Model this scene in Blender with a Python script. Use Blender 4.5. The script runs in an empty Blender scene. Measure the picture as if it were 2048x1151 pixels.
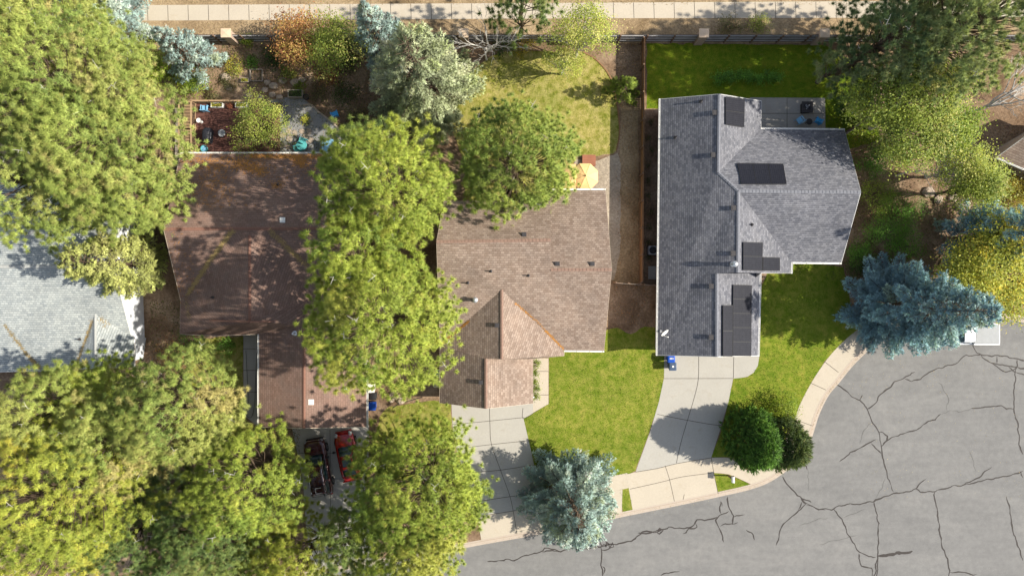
import bpy, math, random
import numpy as np
from mathutils import Vector, Matrix, noise
from mathutils.bvhtree import BVHTree
from mathutils.geometry import tessellate_polygon

scene = bpy.context.scene
COL = scene.collection
# ---------------------------------------------------------------- camera, sky, sun, exposure
H = 62.0            # height of the drone above the yards, metres
F = 1365.33         # 24 mm lens on a 36 mm sensor, in pixels of the 2048 wide photograph
cam_d = bpy.data.cameras.new("camera"); cam = bpy.data.objects.new("camera", cam_d)
COL.objects.link(cam); cam.location = (0, 0, H); cam.rotation_euler = (0, 0, 0)
cam_d.lens = 24; cam_d.sensor_width = 36; cam_d.clip_start = 0.5; cam_d.clip_end = 2000
scene.camera = cam
ELEV = math.radians(38.5); 
world = bpy.data.worlds.new("World"); scene.world = world; world.use_nodes = True
wn = world.node_tree; bg = wn.nodes["Background"]
sky = wn.nodes.new("ShaderNodeTexSky"); sky.sky_type = 'NISHITA'; sky.sun_disc = False
sky.sun_elevation = ELEV; sky.sun_rotation = math.radians(90)
hs = wn.nodes.new('ShaderNodeHueSaturation'); hs.inputs['Saturation'].default_value = .6
wn.links.new(sky.outputs[0], hs.inputs['Color']); wn.links.new(hs.outputs[0], bg.inputs[0]); bg.inputs[1].default_value = 0.11
sun_d = bpy.data.lights.new("sun", 'SUN'); sun = bpy.data.objects.new("sun", sun_d); COL.objects.link(sun)
sun_d.energy = 4.6; sun_d.angle = math.radians(0.6); sun_d.color = (1.0, 0.93, 0.80)
sdir = Vector((math.cos(ELEV), -0.02, math.sin(ELEV)))
sun.rotation_euler = sdir.to_track_quat('Z', 'Y').to_euler(); sun.location = (60, 0, 60)
vs = scene.view_settings; vs.view_transform = 'Standard'; vs.look = 'None'; vs.gamma = 1; vs.exposure = 0.75

# ---------------------------------------------------------------- helpers
R = math.radians
def P(px, py, z=0.0):
    k = (H - z) / F
    return Vector(((px - 1024) * k, (575.5 - py) * k, z))
def tag(o, label=None, cat=None, group=None, kind=None):
    if label: o["label"] = label
    if cat: o["category"] = cat
    if group: o["group"] = group
    if kind: o["kind"] = kind
    return o
def thing(name, label, cat, loc, group=None, rz=0.0):
    o = bpy.data.objects.new(name, None); COL.objects.link(o)
    o.location = loc; o.rotation_euler = (0, 0, rz); o.empty_display_size = 0.3
    return tag(o, label, cat, group)
def parent_offset(p):
    v = Vector((0, 0, 0))
    while p is not None:
        v += p.location; p = p.parent
    return v

class MB:
    """collects shapes; build() links them as ONE mesh object"""
    def __init__(s): s.v = []; s.f = []; s.uv = []
    def add(s, vs_, fs):
        b = len(s.v); s.v += [tuple(v) for v in vs_]; s.f += [tuple(i + b for i in f) for f in fs]
        return s
    def box(s, c, d, rz=0.0, M=None):
        x, y, z = d[0] / 2, d[1] / 2, d[2] / 2
        vs_ = [(-x,-y,-z),(x,-y,-z),(x,y,-z),(-x,y,-z),(-x,-y,z),(x,-y,z),(x,y,z),(-x,y,z)]
        if M is not None: vs_ = [M @ Vector(v) for v in vs_]
        else:
            cr, sr = math.cos(rz), math.sin(rz)
            vs_ = [(c[0] + v[0]*cr - v[1]*sr, c[1] + v[0]*sr + v[1]*cr, c[2] + v[2]) for v in vs_]
        return s.add(vs_, [(0,3,2,1),(4,5,6,7),(0,1,5,4),(1,2,6,5),(2,3,7,6),(3,0,4,7)])
    def bar(s, a, b, w, h):
        """a box from a to b, w wide and h tall"""
        a = Vector(a); b = Vector(b); d = b - a; L = d.length
        if L < 1e-6: return s
        d.normalize(); up = Vector((0,0,1))
        if abs(d.z) > 0.99: up = Vector((1,0,0))
        sd = d.cross(up).normalized(); up = sd.cross(d).normalized()
        vs_ = [p + sd*i*w/2 + up*j*h/2 for p in (a, b) for i, j in ((-1,-1),(1,-1),(1,1),(-1,1))]
        return s.add(vs_, [(0,1,2,3),(7,6,5,4),(0,4,5,1),(1,5,6,2),(2,6,7,3),(3,7,4,0)])
    def tube(s, pts, rad, n=6, caps=True):
        pts = [Vector(p) for p in pts]
        if not hasattr(rad, '__len__'): rad = [rad] * len(pts)
        vs_ = []; 
        for i, p in enumerate(pts):
            d = (pts[min(i+1, len(pts)-1)] - pts[max(i-1, 0)])
            if d.length < 1e-9: d = Vector((0,0,1))
            d.normalize(); up = Vector((0,0,1)) if abs(d.z) < .9 else Vector((1,0,0))
            a = d.cross(up).normalized(); b = d.cross(a)
            for k in range(n):
                t = 2*math.pi*k/n; vs_.append(p + (a*math.cos(t) + b*math.sin(t))*rad[i])
        fs = []
        for i in range(len(pts)-1):
            for k in range(n):
                k2 = (k+1) % n; fs.append((i*n+k, i*n+k2, (i+1)*n+k2, (i+1)*n+k))
        if caps: fs.append(tuple(range(n))); fs.append(tuple(range((len(pts)-1)*n, len(pts)*n))[::-1])
        return s.add(vs_, fs)
    def lathe(s, c, prof, n=20, cap=True):
        """prof: list of (radius, z)"""
        vs_ = []; fs = []
        for r, z in prof:
            for k in range(n):
                t = 2*math.pi*k/n; vs_.append((c[0]+r*math.cos(t), c[1]+r*math.sin(t), c[2]+z))
        for i in range(len(prof)-1):
            for k in range(n):
                k2 = (k+1) % n; fs.append((i*n+k, i*n+k2, (i+1)*n+k2, (i+1)*n+k))
        if cap: fs.append(tuple(range(n))[::-1]); fs.append(tuple(range((len(prof)-1)*n, len(prof)*n)))
        return s.add(vs_, fs)
    def prism(s, pts, z0, z1):
        """polygon (list of xy) extruded from z0 to z1"""
        n = len(pts); tri = tessellate_polygon([[Vector((p[0], p[1], 0)) for p in pts]])
        vs_ = [(p[0], p[1], z1) for p in pts] + [(p[0], p[1], z0) for p in pts]
        fs = []
        for t in tri:
            a, b, c = t
            ar = (pts[b][0]-pts[a][0])*(pts[c][1]-pts[a][1]) - (pts[b][1]-pts[a][1])*(pts[c][0]-pts[a][0])
            fs.append((a, b, c) if ar > 0 else (a, c, b)); 
            if z1 - z0 > 1e-6: fs.append((a+n, c+n, b+n) if ar > 0 else (a+n, b+n, c+n))
        if z1 - z0 > 1e-6:
            for i in range(n): j = (i+1) % n; fs.append((i, j, j+n, i+n))
            return s.add(vs_, fs)
        return s.add(vs_[:n], fs)
    def ribbon(s, pts, w, z, wob=0.0):
        pts = [Vector((p[0], p[1])) for p in pts]; vs_ = []; fs = []; n = len(pts)
        for i, p in enumerate(pts):
            d = (pts[min(i+1, n-1)] - pts[max(i-1, 0)]); d = d.normalized() if d.length > 1e-9 else Vector((1,0))
            q = Vector((-d.y, d.x)); ww = w * (1 + wob*noise.noise(Vector((p.x*2.1, p.y*2.1, 3)))) / 2
            if wob and i in (0, n-1): ww *= .3
            vs_ += [(p.x+q.x*ww, p.y+q.y*ww, z), (p.x-q.x*ww, p.y-q.y*ww, z)]
        for i in range(n-1): fs.append((2*i+1, 2*i+3, 2*i+2, 2*i))
        return s.add(vs_, fs)
    def build(s, name, mat, parent=None, local=False, smooth=False, bevel=0.0, subsurf=0):
        me = bpy.data.meshes.new(name)
        off = Vector((0,0,0)) if (local or parent is None) else parent_offset(parent)
        me.from_pydata([(v[0]-off.x, v[1]-off.y, v[2]-off.z) for v in s.v], [], s.f)
        if s.uv:
            l = me.uv_layers.new(name="UVMap")
            l.data.foreach_set("uv", [c for u in s.uv for c in u])
        if smooth: me.shade_smooth()
        o = bpy.data.objects.new(name, me); COL.objects.link(o)
        if mat: me.materials.append(mat)
        if parent is not None: o.parent = parent
        if bevel:
            m = o.modifiers.new("bevel", 'BEVEL'); m.width = bevel; m.segments = 2; m.limit_method = 'ANGLE'; m.harden_normals = False
        if subsurf:
            m = o.modifiers.new("sub", 'SUBSURF'); m.levels = subsurf; m.render_levels = subsurf
        return o

# ---------------------------------------------------------------- materials
class NT:
    def __init__(s, name):
        s.m = bpy.data.materials.new(name); s.m.use_nodes = True; s.t = s.m.node_tree
        s.b = s.t.nodes["Principled BSDF"]; s.n = s.t.nodes; s.co = None
    def node(s, typ, **kw):
        n = s.n.new(typ)
        for k, v in kw.items():
            if hasattr(n, k): setattr(n, k, v)
        return n
    def link(s, a, b): s.t.links.new(a, b)
    def coord(s, kind='Object', scale=None):
        if not s.co: s.co = s.node("ShaderNodeTexCoord")
        out = s.co.outputs[kind]
        if scale:
            mp = s.node("ShaderNodeMapping"); mp.inputs['Scale'].default_value = scale; s.link(out, mp.inputs[0]); out = mp.outputs[0]
        return out
    def noise(s, scale, detail=4, rough=.55, vec=None, dist=0):
        n = s.node("ShaderNodeTexNoise"); n.inputs['Scale'].default_value = scale; n.inputs['Detail'].default_value = detail
        n.inputs['Roughness'].default_value = rough; n.inputs['Distortion'].default_value = dist
        s.link(vec if vec is not None else s.coord(), n.inputs['Vector']); return n.outputs['Fac']
    def ramp(s, fac, stops):
        r = s.node("ShaderNodeValToRGB"); e = r.color_ramp.elements
        while len(e) < len(stops): e.new(.5)
        for i, (p, c) in enumerate(stops): e[i].position = p; e[i].color = (*c, 1) if len(c) == 3 else c
        s.link(fac, r.inputs[0]); return r.outputs[0]
    def mix(s, fac, a, b, typ='MIX'):
        m = s.node("ShaderNodeMix"); m.data_type = 'RGBA'; m.blend_type = typ
        for sock, v in ((m.inputs[0], fac), (m.inputs[6], a), (m.inputs[7], b)):
            if isinstance(v, (int, float)): sock.default_value = v
            elif isinstance(v, (tuple, list)): sock.default_value = (*v, 1) if len(v) == 3 else v
            else: s.link(v, sock)
        return m.outputs[2]
    def bump(s, h, strength=.4, dist=.02):
        b = s.node("ShaderNodeBump"); b.inputs['Strength'].default_value = strength; b.inputs['Distance'].default_value = dist
        s.link(h, b.inputs['Height']); s.link(b.outputs[0], s.b.inputs['Normal']); return b
    def fin(s, col, rough=.9, spec=.2, metal=0):
        if isinstance(col, (tuple, list)): s.b.inputs['Base Color'].default_value = (*col, 1)
        else: s.link(col, s.b.inputs['Base Color'])
        s.b.inputs['Roughness'].default_value = rough; s.b.inputs['Metallic'].default_value = metal
        s.b.inputs['Specular IOR Level'].default_value = spec
        return s.m

def plain(name, c, rough=.6, spec=.3, metal=0, var=.18, sc=3.0, coat=0):
    n = NT(name); f = n.noise(sc, 5, .6)
    col = n.mix(f, tuple(x*(1-var) for x in c), tuple(min(1, x*(1+var)) for x in c))
    m = n.fin(col, rough, spec, metal)
    if coat: n.b.inputs['Coat Weight'].default_value = coat; n.b.inputs['Coat Roughness'].default_value = .04
    return m
def m_shingle(name, c1, c2, dark, stain=(.1,.1,.1), row=.2, w=.30, st=.25, rk=.74, fc=.34):
    n = NT(name); uv = n.coord('UV')
    br = n.node("ShaderNodeTexBrick"); n.link(uv, br.inputs['Vector'])
    br.inputs['Scale'].default_value = 1; br.inputs['Brick Width'].default_value = w; br.inputs['Row Height'].default_value = row
    br.inputs['Mortar Size'].default_value = .012; br.inputs['Mortar Smooth'].default_value = .6; br.offset = .37; br.offset_frequency = 2
    br.inputs['Color1'].default_value = (*c1, 1); br.inputs['Color2'].default_value = (*c2, 1); br.inputs['Mortar'].default_value = (*dark, 1)
    f2 = n.noise(1.1, 6, .65, uv); f3 = n.noise(14, 3, .6, uv)
    c = n.mix(.8, br.outputs['Color'], n.ramp(f3, [(.25, (1-fc,)*3), (.75, (1+fc,)*3)]), 'MULTIPLY')
    c = n.mix(n.ramp(f2, [(.42, (0,0,0)), (.7, (st,st,st))]), c, stain)
    f4 = n.noise(.35, 3, .5, uv); c = n.mix(1, c, n.ramp(f4, [(.3, (.86,.86,.87)), (.7, (1.1,1.09,1.08))]), 'MULTIPLY')
    # courses: each row is a small step
    sx = n.node("ShaderNodeSeparateXYZ"); n.link(uv, sx.inputs[0])
    dv = n.node("ShaderNodeMath", operation='DIVIDE'); n.link(sx.outputs[1], dv.inputs[0]); dv.inputs[1].default_value = row
    fr = n.node("ShaderNodeMath", operation='FRACT'); n.link(dv.outputs[0], fr.inputs[0])
    iv = n.node("ShaderNodeMath", operation='SUBTRACT'); iv.inputs[0].default_value = 1; n.link(fr.outputs[0], iv.inputs[1])
    ad = n.node("ShaderNodeMath", operation='MULTIPLY_ADD'); n.link(f3, ad.inputs[0]); ad.inputs[1].default_value = .35; n.link(iv.outputs[0], ad.inputs[2])
    c = n.mix(1, c, n.ramp(fr.outputs[0], [(0, (rk,rk,rk)), (.2, (rk+.06,)*3), (.32, (1,1,1)), (.9, (1.05,1.05,1.05))]), 'MULTIPLY')  # foot of each course darkened: gap shadow and darker tab edge painted into colour
    n.bump(ad.outputs[0], .5, .012)
    return n.fin(c, .92, .15)
def m_concrete(name, base, var=.12, warm=(1,1,1)):
    n = NT(name)
    f = n.noise(.5, 6, .6); g = n.noise(6, 6, .7); s_ = n.noise(40, 2, .5)
    c = n.mix(f, tuple(x*(1-var) for x in base), tuple(x*(1+var) for x in base))
    c = n.mix(n.ramp(g, [(.35, (.0,)*3), (.75, (.55,)*3)]), c, tuple(x*.82 for x in base))
    c = n.mix(n.ramp(s_, [(.3, (.35,)*3), (.45, (0,)*3)]), c, tuple(x*.6 for x in base))
    st = n.noise(.9, 5, .7, None, 1.2); c = n.mix(n.ramp(st, [(.56, (0,)*3), (.72, (.5,)*3)]), c, tuple(x*k for x, k in zip(base, (.80,.74,.66))))
    n.bump(g, .25, .01)
    return n.fin(c, .92, .15)
def m_leaf(name, trans=.3):
    """foliage: colour of each leaf comes from its own 'col' attribute"""
    n = NT(name); at = n.node("ShaderNodeAttribute"); at.attribute_name = 'col'
    n.link(at.outputs['Color'], n.b.inputs['Base Color']); n.b.inputs['Roughness'].default_value = .55; n.b.inputs['Specular IOR Level'].default_value = .25
    na = n.node("ShaderNodeAttribute"); na.attribute_name = 'nrm'; ge = n.node("ShaderNodeNewGeometry")
    vm = n.node("ShaderNodeVectorMath", operation='SCALE'); n.link(ge.outputs['Normal'], vm.inputs[0]); vm.inputs['Scale'].default_value = .35
    va = n.node("ShaderNodeVectorMath", operation='ADD'); n.link(vm.outputs[0], va.inputs[0]); n.link(na.outputs['Vector'], va.inputs[1])
    vn = n.node("ShaderNodeVectorMath", operation='NORMALIZE'); n.link(va.outputs[0], vn.inputs[0]); n.link(vn.outputs[0], n.b.inputs['Normal'])
    tr = n.node("ShaderNodeBsdfTranslucent"); n.link(n.mix(1.0, at.outputs['Color'], (1.22,1.22,.55), 'MULTIPLY'), tr.inputs[0])
    mx = n.node("ShaderNodeMixShader"); mx.inputs[0].default_value = trans
    n.link(n.b.outputs[0], mx.inputs[1]); n.link(tr.outputs[0], mx.inputs[2])
    n.link(mx.outputs[0], n.n["Material Output"].inputs[0]); return n.m
def m_wood(name, c, stripes=0, axis=0, var=.25):
    n = NT(name); v = n.coord('Object', (1.5, 14, 14) if axis == 0 else (14, 1.5, 14))
    f = n.noise(1.3, 5, .65, v); g = n.noise(1.2, 3)
    col = n.mix(f, tuple(x*(1-var) for x in c), tuple(x*(1+var) for x in c))
    col = n.mix(n.ramp(g, [(.4, (0,)*3), (.7, (.5,)*3)]), col, tuple(x*.62 for x in c))
    if stripes:
        w = n.node("ShaderNodeTexWave", wave_type='BANDS', bands_direction='Y' if axis == 0 else 'X', wave_profile='SAW')
        w.inputs['Scale'].default_value = stripes; n.link(n.coord(), w.inputs[0])
        col = n.mix(n.ramp(w.outputs[1], [(0, (.75,)*3), (.12, (0,)*3)]), col, tuple(x*.25 for x in c))
    return n.fin(col, .8, .2)
def m_grass():
    n = NT("lawn_grass"); L = n.noise(.22, 4, .6); M_ = n.noise(1.5, 8, .75); S = n.noise(11, 4, .75); v = n.coord('Object', (9, 26, 9)); S2 = n.noise(1.0, 3, .7, v)
    at = n.node("ShaderNodeAttribute"); at.attribute_name = 'dry'
    c = n.ramp(M_, [(.3, (.066,.150,.006)), (.5, (.128,.190,.008)), (.68, (.215,.225,.014))])
    d = n.ramp(M_, [(.3, (.105,.140,.014)), (.42, (.22,.22,.045)), (.54, (.36,.32,.12)), (.68, (.46,.38,.19))])
    c = n.mix(at.outputs['Fac'], c, d)
    c = n.mix(.75, c, n.ramp(L, [(.35, (.72,.82,.6)), (.65, (1.25,1.16,1.15))]), 'MULTIPLY')
    c = n.mix(.85, c, n.ramp(S, [(.3, (.55,.6,.5)), (.7, (1.4,1.35,1.3))]), 'MULTIPLY')
    c = n.mix(.5, c, n.ramp(S2, [(.35, (.7,.75,.7)), (.65, (1.25,1.2,1.2))]), 'MULTIPLY')
    n.bump(S, .9, .06); return n.fin(c, .9, .12)
def m_soil(name, a, b, c_):
    n = NT(name); L = n.noise(.35, 6, .65, None, .5); S = n.noise(5, 6, .75); vo = n.node("ShaderNodeTexVoronoi"); vo.inputs['Scale'].default_value = 13; n.link(n.coord(), vo.inputs['Vector'])
    c = n.ramp(L, [(.32, a), (.5, b), (.68, c_)])
    c = n.mix(.9, c, n.ramp(S, [(.3, (.55,.53,.5)), (.5, (.95,.95,.95)), (.72, (1.5,1.48,1.42))]), 'MULTIPLY')
    c = n.mix(n.ramp(vo.outputs['Distance'], [(.05, (.5,)*3), (.2, (0,)*3)]), c, tuple(min(1, x*1.5) for x in c_))
    n.bump(S, .9, .07); return n.fin(c, .95, .1)
def m_asphalt():
    n = NT("asphalt"); L = n.noise(.16, 5, .6, n.coord('Object', (1, 2.2, 1)), .8); S = n.noise(28, 4, .8); T = n.noise(2.2, 5, .7); W = n.noise(.5, 6, .7, n.coord('Object', (.35, 2.4, 1)))
    c = n.ramp(L, [(.3, (.172,.169,.166)), (.55, (.197,.193,.188)), (.72, (.218,.212,.204))])
    c = n.mix(.7, c, n.ramp(S, [(.3, (.72,.72,.73)), (.7, (1.3,1.3,1.28))]), 'MULTIPLY')
    c = n.mix(.6, c, n.ramp(T, [(.35, (.84,.84,.85)), (.65, (1.1,1.1,1.1))]), 'MULTIPLY')
    c = n.mix(.55, c, n.ramp(W, [(.4, (.92,.92,.92)), (.6, (1.06,1.06,1.05))]), 'MULTIPLY')
    vo = n.node("ShaderNodeTexVoronoi"); vo.inputs['Scale'].default_value = 2.6; n.link(n.coord(), vo.inputs['Vector'])
    c = n.mix(n.ramp(vo.outputs['Distance'], [(.035, (.55,)*3), (.06, (0,)*3)]), c, (.42,.40,.34))
    n.bump(S, .3, .01); return n.fin(c, .88, .25)
M = dict(
    grass=m_grass(), asphalt=m_asphalt(),
    soil=m_soil("soil", (.13,.082,.05), (.235,.16,.105), (.36,.265,.185)),
    strip=m_soil("dry_strip", (.20,.14,.08), (.31,.225,.135), (.42,.32,.20)),
    gravel=m_soil("gravel", (.30,.25,.19), (.38,.32,.25), (.46,.40,.32)),
    concrete=m_concrete("concrete", (.42,.40,.36)), walk=m_concrete("walk_concrete", (.50,.44,.355)),
    patio=m_concrete("patio_concrete", (.36,.34,.31)), pavers=m_concrete("paver_patio", (.25,.25,.25)),
    joint=plain("joint", (.07,.06,.05), .95), tar=plain("tar", (.046,.039,.036), .7, .25, var=.35),
    kerb=m_concrete("kerb_concrete", (.46,.39,.325)),
    sh0=m_shingle("shingle_pale", (.30,.33,.34), (.45,.48,.47), (.16,.18,.19), (.42,.43,.40)),
    sh1=m_shingle("shingle_brown", (.200,.128,.102), (.258,.168,.136), (.10,.06,.045), (.17,.145,.13), .2, .4, .35, .93, .30),
    sh2=m_shingle("shingle_tan", (.215,.160,.128), (.325,.255,.210), (.115,.085,.068), (.29,.19,.135), .2, .30, .2, .86, .26),
    sh3=m_shingle("shingle_grey", (.118,.122,.142), (.215,.218,.242), (.08,.08,.095), (.22,.215,.215), .17, .27, .2, .76, .22),
    rc0=plain("ridge_pale", (.38,.39,.38), .9), rc1=plain("ridge_brown", (.22,.115,.085), .9, var=.35, sc=6), rc2=plain("ridge_tan", (.24,.155,.12), .9, var=.35, sc=6), rc3=plain("ridge_grey", (.185,.19,.215), .9, var=.3, sc=6),
    white=plain("white_paint", (.78,.77,.74), .5), cream=plain("cream_trim", (.62,.52,.40), .6), 
    wall0=plain("siding_white", (.74,.77,.82), .6, var=.05), wall1=plain("siding_brown", (.22,.14,.10), .8), wall2=plain("siding_tan", (.42,.34,.27), .8), wall3=plain("siding_grey", (.40,.38,.36), .8),
    glass=plain("window_glass", (.03,.045,.05), .05, .6), black=plain("black_plastic", (.02,.02,.022), .45), metal=plain("galvanised", (.62,.63,.65), .35, .5, .8, .1),
    dmetal=plain("dark_vent", (.045,.042,.045), .6), panel=None, 
    bark=m_wood("bark", (.12,.085,.06), 0, 1, .4), greybark=m_wood("grey_bark", (.55,.52,.48), 0, 1, .3),
    needle=m_leaf("needle", .20), leaf=m_leaf("leaf", .35),
    fence=m_wood("fence_grey", (.17,.15,.14), 0, 1), rail=m_wood("rail_grey", (.50,.49,.50), 0, 0), fencebrown=m_wood("fence_brown", (.27,.15,.075), 0, 1), post=m_wood("post_brown", (.20,.13,.09), 0, 1),
    pillar=plain("pillar_stucco", (.40,.30,.235), .9, var=.2, sc=8), cap=plain("pillar_cap", (.62,.47,.33), .85),
    deck=m_wood("deck_stain", (.155,.072,.058), 1.0, 0, .3), stair=m_wood("stair_wood", (.40,.27,.16), 0, 0), 
    blue=plain("blue_plastic", (.012,.075,.42), .4, var=.08), beige=plain("beige_plastic", (.62,.55,.40), .45, var=.08), slate=plain("slate_plastic", (.06,.09,.15), .4, var=.08), bin_white=plain("pale_plastic", (.75,.74,.70), .45, var=.06),
    teal=plain("teal_paint", (.10,.40,.40), .45), lblue=plain("light_blue", (.22,.46,.66), .5), bblue=plain("bright_blue", (.05,.33,.66), .45),
    orange=plain("umbrella_cloth", (.84,.56,.26), .85, .1, var=.05), brick=m_wood("redwood", (.36,.15,.09), 3.0, 0),
    rock=plain("rock", (.36,.29,.23), .9, var=.4, sc=5), rope=plain("hose", (.02,.03,.03), .5),
    bed=m_wood("weathered_board", (.36,.31,.26), 0, 0), dark_soil=plain("potting_soil", (.06,.045,.03), .95),
    canvas=plain("grill_cover", (.022,.023,.03), .55), pewter=plain("pewter", (.30,.31,.33), .5), terracotta=plain("terracotta", (.28,.10,.055), .8),
    maroon=plain("maroon_paint", (.058,.008,.011), .18, .5, .25, .1, 2, 1.0), red=plain("red_paint", (.30,.008,.008), .2, .5, .15, .08, 2, 1.0), carwhite=plain("white_carpaint", (.78,.79,.80), .25, .5, 0, .03, 2, .8),
    tyre=plain("tyre", (.02,.02,.02), .85), rim=plain("alloy", (.45,.45,.46), .3, .5, .9, .05), chrome=plain("chrome", (.7,.7,.72), .12, .5, 1, .03), carglass=plain("car_glass", (.012,.03,.035), .04, .8),
    lamp_red=plain("tail_red", (.45,.015,.012), .25), lamp_clear=plain("headlamp", (.28,.28,.28), .1), bedliner=plain("grey_cover", (.33,.34,.35), .7), 
)
def m_panel():
    n = NT("solar_cells"); br = n.node("ShaderNodeTexBrick"); n.link(n.coord('UV'), br.inputs['Vector'])
    br.offset = 0; br.inputs['Scale'].default_value = 1; br.inputs['Brick Width'].default_value = .17; br.inputs['Row Height'].default_value = .17; br.inputs['Mortar Size'].default_value = .006
    br.inputs['Color1'].default_value = (.014,.015,.022,1); br.inputs['Color2'].default_value = (.019,.02,.028,1); br.inputs['Mortar'].default_value = (.045,.045,.055,1)
    m = n.fin(br.outputs['Color'], .35, .12); return m
M['panel'] = m_panel()
def struct(name, mb, mat, **kw):
    o = mb.build(name, mat, **kw); o["kind"] = "structure"; return o
# ---------------------------------------------------------------- the ground
S22 = F / H
def g(px, py): return ((px - 1024) / S22, (575.5 - py) / S22)
def gl(pts, ox=0, oy=0, s=1.0): return [g(ox + x / s, oy + y / s) for x, y in pts]
def C3(p): return gl(p, 840, 700, 2.552)
def C4(p): return gl(p, 1200, 680, 2.878)
def C5(p): return gl(p, 1600, 640, 2.252)
def smooth_line(pts, n=6):
    """Catmull-Rom through the points"""
    q = [Vector((p[0], p[1], 0)) for p in pts]; out = []
    for i in range(len(q)-1):
        a = q[max(i-1, 0)]; b = q[i]; c = q[i+1]; d = q[min(i+2, len(q)-1)]
        for k in range(n):
            t = k/n; out.append(.5*((2*b) + (c-a)*t + (2*a-5*b+4*c-d)*t*t + (3*b-a-3*c+d)*t**3))
    out.append(q[-1]); return [(v.x, v.y) for v in out]
def jitter(pts, step=.25, amp=.12, fr=1.4, closed=True, seed=0):
    out = []; n = len(pts)
    for i in range(n if closed else n-1):
        a = Vector(pts[i]); b = Vector(pts[(i+1) % n]); L = (b-a).length; k = max(1, int(L/step))
        for j in range(k):
            p = a.lerp(b, j/k); v = noise.noise_vector(Vector((p.x*fr, p.y*fr, seed))) + .5*noise.noise_vector(Vector((p.x*fr*3, p.y*fr*3, seed)))
            out.append((p.x + v.x*amp, p.y + v.y*amp))
    if not closed: out.append(pts[-1])
    return out

kerb_px = [(-700,1330),(0,1235),(500,1165),(760,1120),(963,1082),(1075,1062),(1150,1046),(1266,1022),(1350,1005),(1434,987),(1502,971),(1545,953),(1590,918),(1615,880),(1633,826),(1653,786),(1673,762),(1706,722),(1749,683),(1800,656),(1870,636),(1960,626),(2060,640),(2200,700),(2500,900)]
kerb = smooth_line([g(*p) for p in kerb_px], 5)
# one sheet to the horizon, then the road, then the yards raised a kerb's height above the road
mb = MB().prism([(-700,-700),(700,-700),(700,700),(-700,700)], -.14, -.14); struct("ground", mb, M['soil'])
mb = MB().prism([(-160,-60)] + [(130,-60),(130,40)] + [(x+1.0,y+3) if False else (x, y+1.5) for x, y in kerb[::-1]], -.136, -.136); struct("road", mb, M['asphalt'])
yard = kerb + [(140,60),(140,120),(-170,120),(-170,-10)]
mb = MB().prism(yard, -.139, 0.0); struct("yard_ground", mb, M['soil'])
# kerb top, following the road edge
kb = []
for i, p in enumerate(kerb):
    a = Vector(kerb[max(i-1,0)]); b = Vector(kerb[min(i+1,len(kerb)-1)]); d = (b-a).normalized(); q = Vector((-d.y, d.x))
    kb.append((Vector(p), q))
mb = MB(); vs_ = []; fs = []
for p, q in kb:
    for off, z in ((-.34,-.130),(-.02,-.118),(0,-.02),(.03,.012),(.17,.014),(.175,.0)): vs_.append((p.x+q.x*off, p.y+q.y*off, z))
for i in range(len(kb)-1):
    for k in range(5): a = i*6+k; fs.append((a, a+6, a+7, a+1))
mb.add(vs_, fs); struct("kerb", mb, M['kerb'])

def sheet(name, pts, z, mat): return struct(name, MB().prism(pts, z, z), M[mat])
lawns = []
def lawn(pts, dry, name="lawn", z=.004, amp=.12):
    pp = jitter(pts, .3, amp, 1.3, True, 7); o = sheet(name, pp, z, 'grass')
    at = o.data.attributes.new('dry', 'FLOAT', 'POINT'); at.data.foreach_set('value', [dry]*len(o.data.vertices))
    lawns.append((pp, dry)); return o
# verge and long footpath behind the back fence
sheet("verge", jitter([g(-500,-330),g(2600,-330),g(2600,86),g(-500,86)], 1, .0), .003, 'strip')
sheet("sidewalk", [g(-500,15),g(200,11),g(1150,6),g(1690,3),g(2600,-2),g(2600,33),g(1690,36),g(1150,37),g(220,42),g(-500,46)], .010, 'walk')
mb = MB()
x = -500
while x < 2560:
    t = (x-200)/1490; y0 = 11 - 8*t; y1 = 42 - 6*t; mb.ribbon([g(x,y0+.5), g(x+1,y1-.5)], .045, .014); x += 37.5 + (3 if int(x) % 3 else -2)
struct("sidewalk_joints", mb, M['joint'])
# lawns
lawn(smooth_line([g(930,330),g(905,250),g(925,170),g(965,125),g(1010,104),g(1090,102),g(1160,104),g(1200,128),g(1225,160),g(1234,210),g(1238,262),g(1232,300),g(1200,311),g(1150,312)], 4) + [g(1130,400), g(930,400)], .92)
lawn([g(1293,87),g(1650,90),g(1740,140),g(1760,280),g(1690,300),g(1648,260),g(1648,197),g(1450,197),g(1330,215),g(1293,218)], .06)
lawn(smooth_line([g(1210,660),g(1235,655),g(1262,668),g(1290,652),g(1330,660)], 3) + [g(1331,709),g(1329,757),g(1318,803),g(1296,870),g(1271,940),g(1254,948),g(1165,965),g(1070,975),g(1063,905),g(1047,836),g(1098,807),g(1098,713),g(1130,700),g(1206,700)], .30, amp=.05)
lawn(C4([(915,90),(905,150),(850,210),(768,220),(740,350),(700,520),(640,672),(740,672),(1000,690),(1130,440),(1160,370),(1215,245),(1292,122),(1400,10),(1500,-45),(1450,-180),(1400,-420),(1000,-470),(925,-300)]), .20, amp=.03)
lawn(C4([(655,762),(745,772),(870,830),(800,852),(680,880)]), .25, amp=.02)
lawn([g(1240,978),g(1258,972),g(1266,1021),g(1246,1026)], .35, amp=.02)
lawn([g(780,812),g(870,800),g(902,806),g(905,900),g(925,1010),g(880,1060),g(780,1040),g(745,900),g(760,830)], .62)
lawn([g(392,676),g(486,672),g(486,830),g(510,860),g(470,900),g(380,930),g(330,880),g(370,760)], .85)
lawn([g(1690,570),g(1760,600),g(1900,620),g(2100,600),g(2100,560),g(1900,560)], .5)
sheet('bare_strip_shade_lift', jitter([g(1242,170),g(1276,168),g(1277,566),g(1226,566),g(1238,400)], .5, .12), .0045, 'strip')  # bare soil made paler, so its colour lifts the shade between the houses
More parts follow.
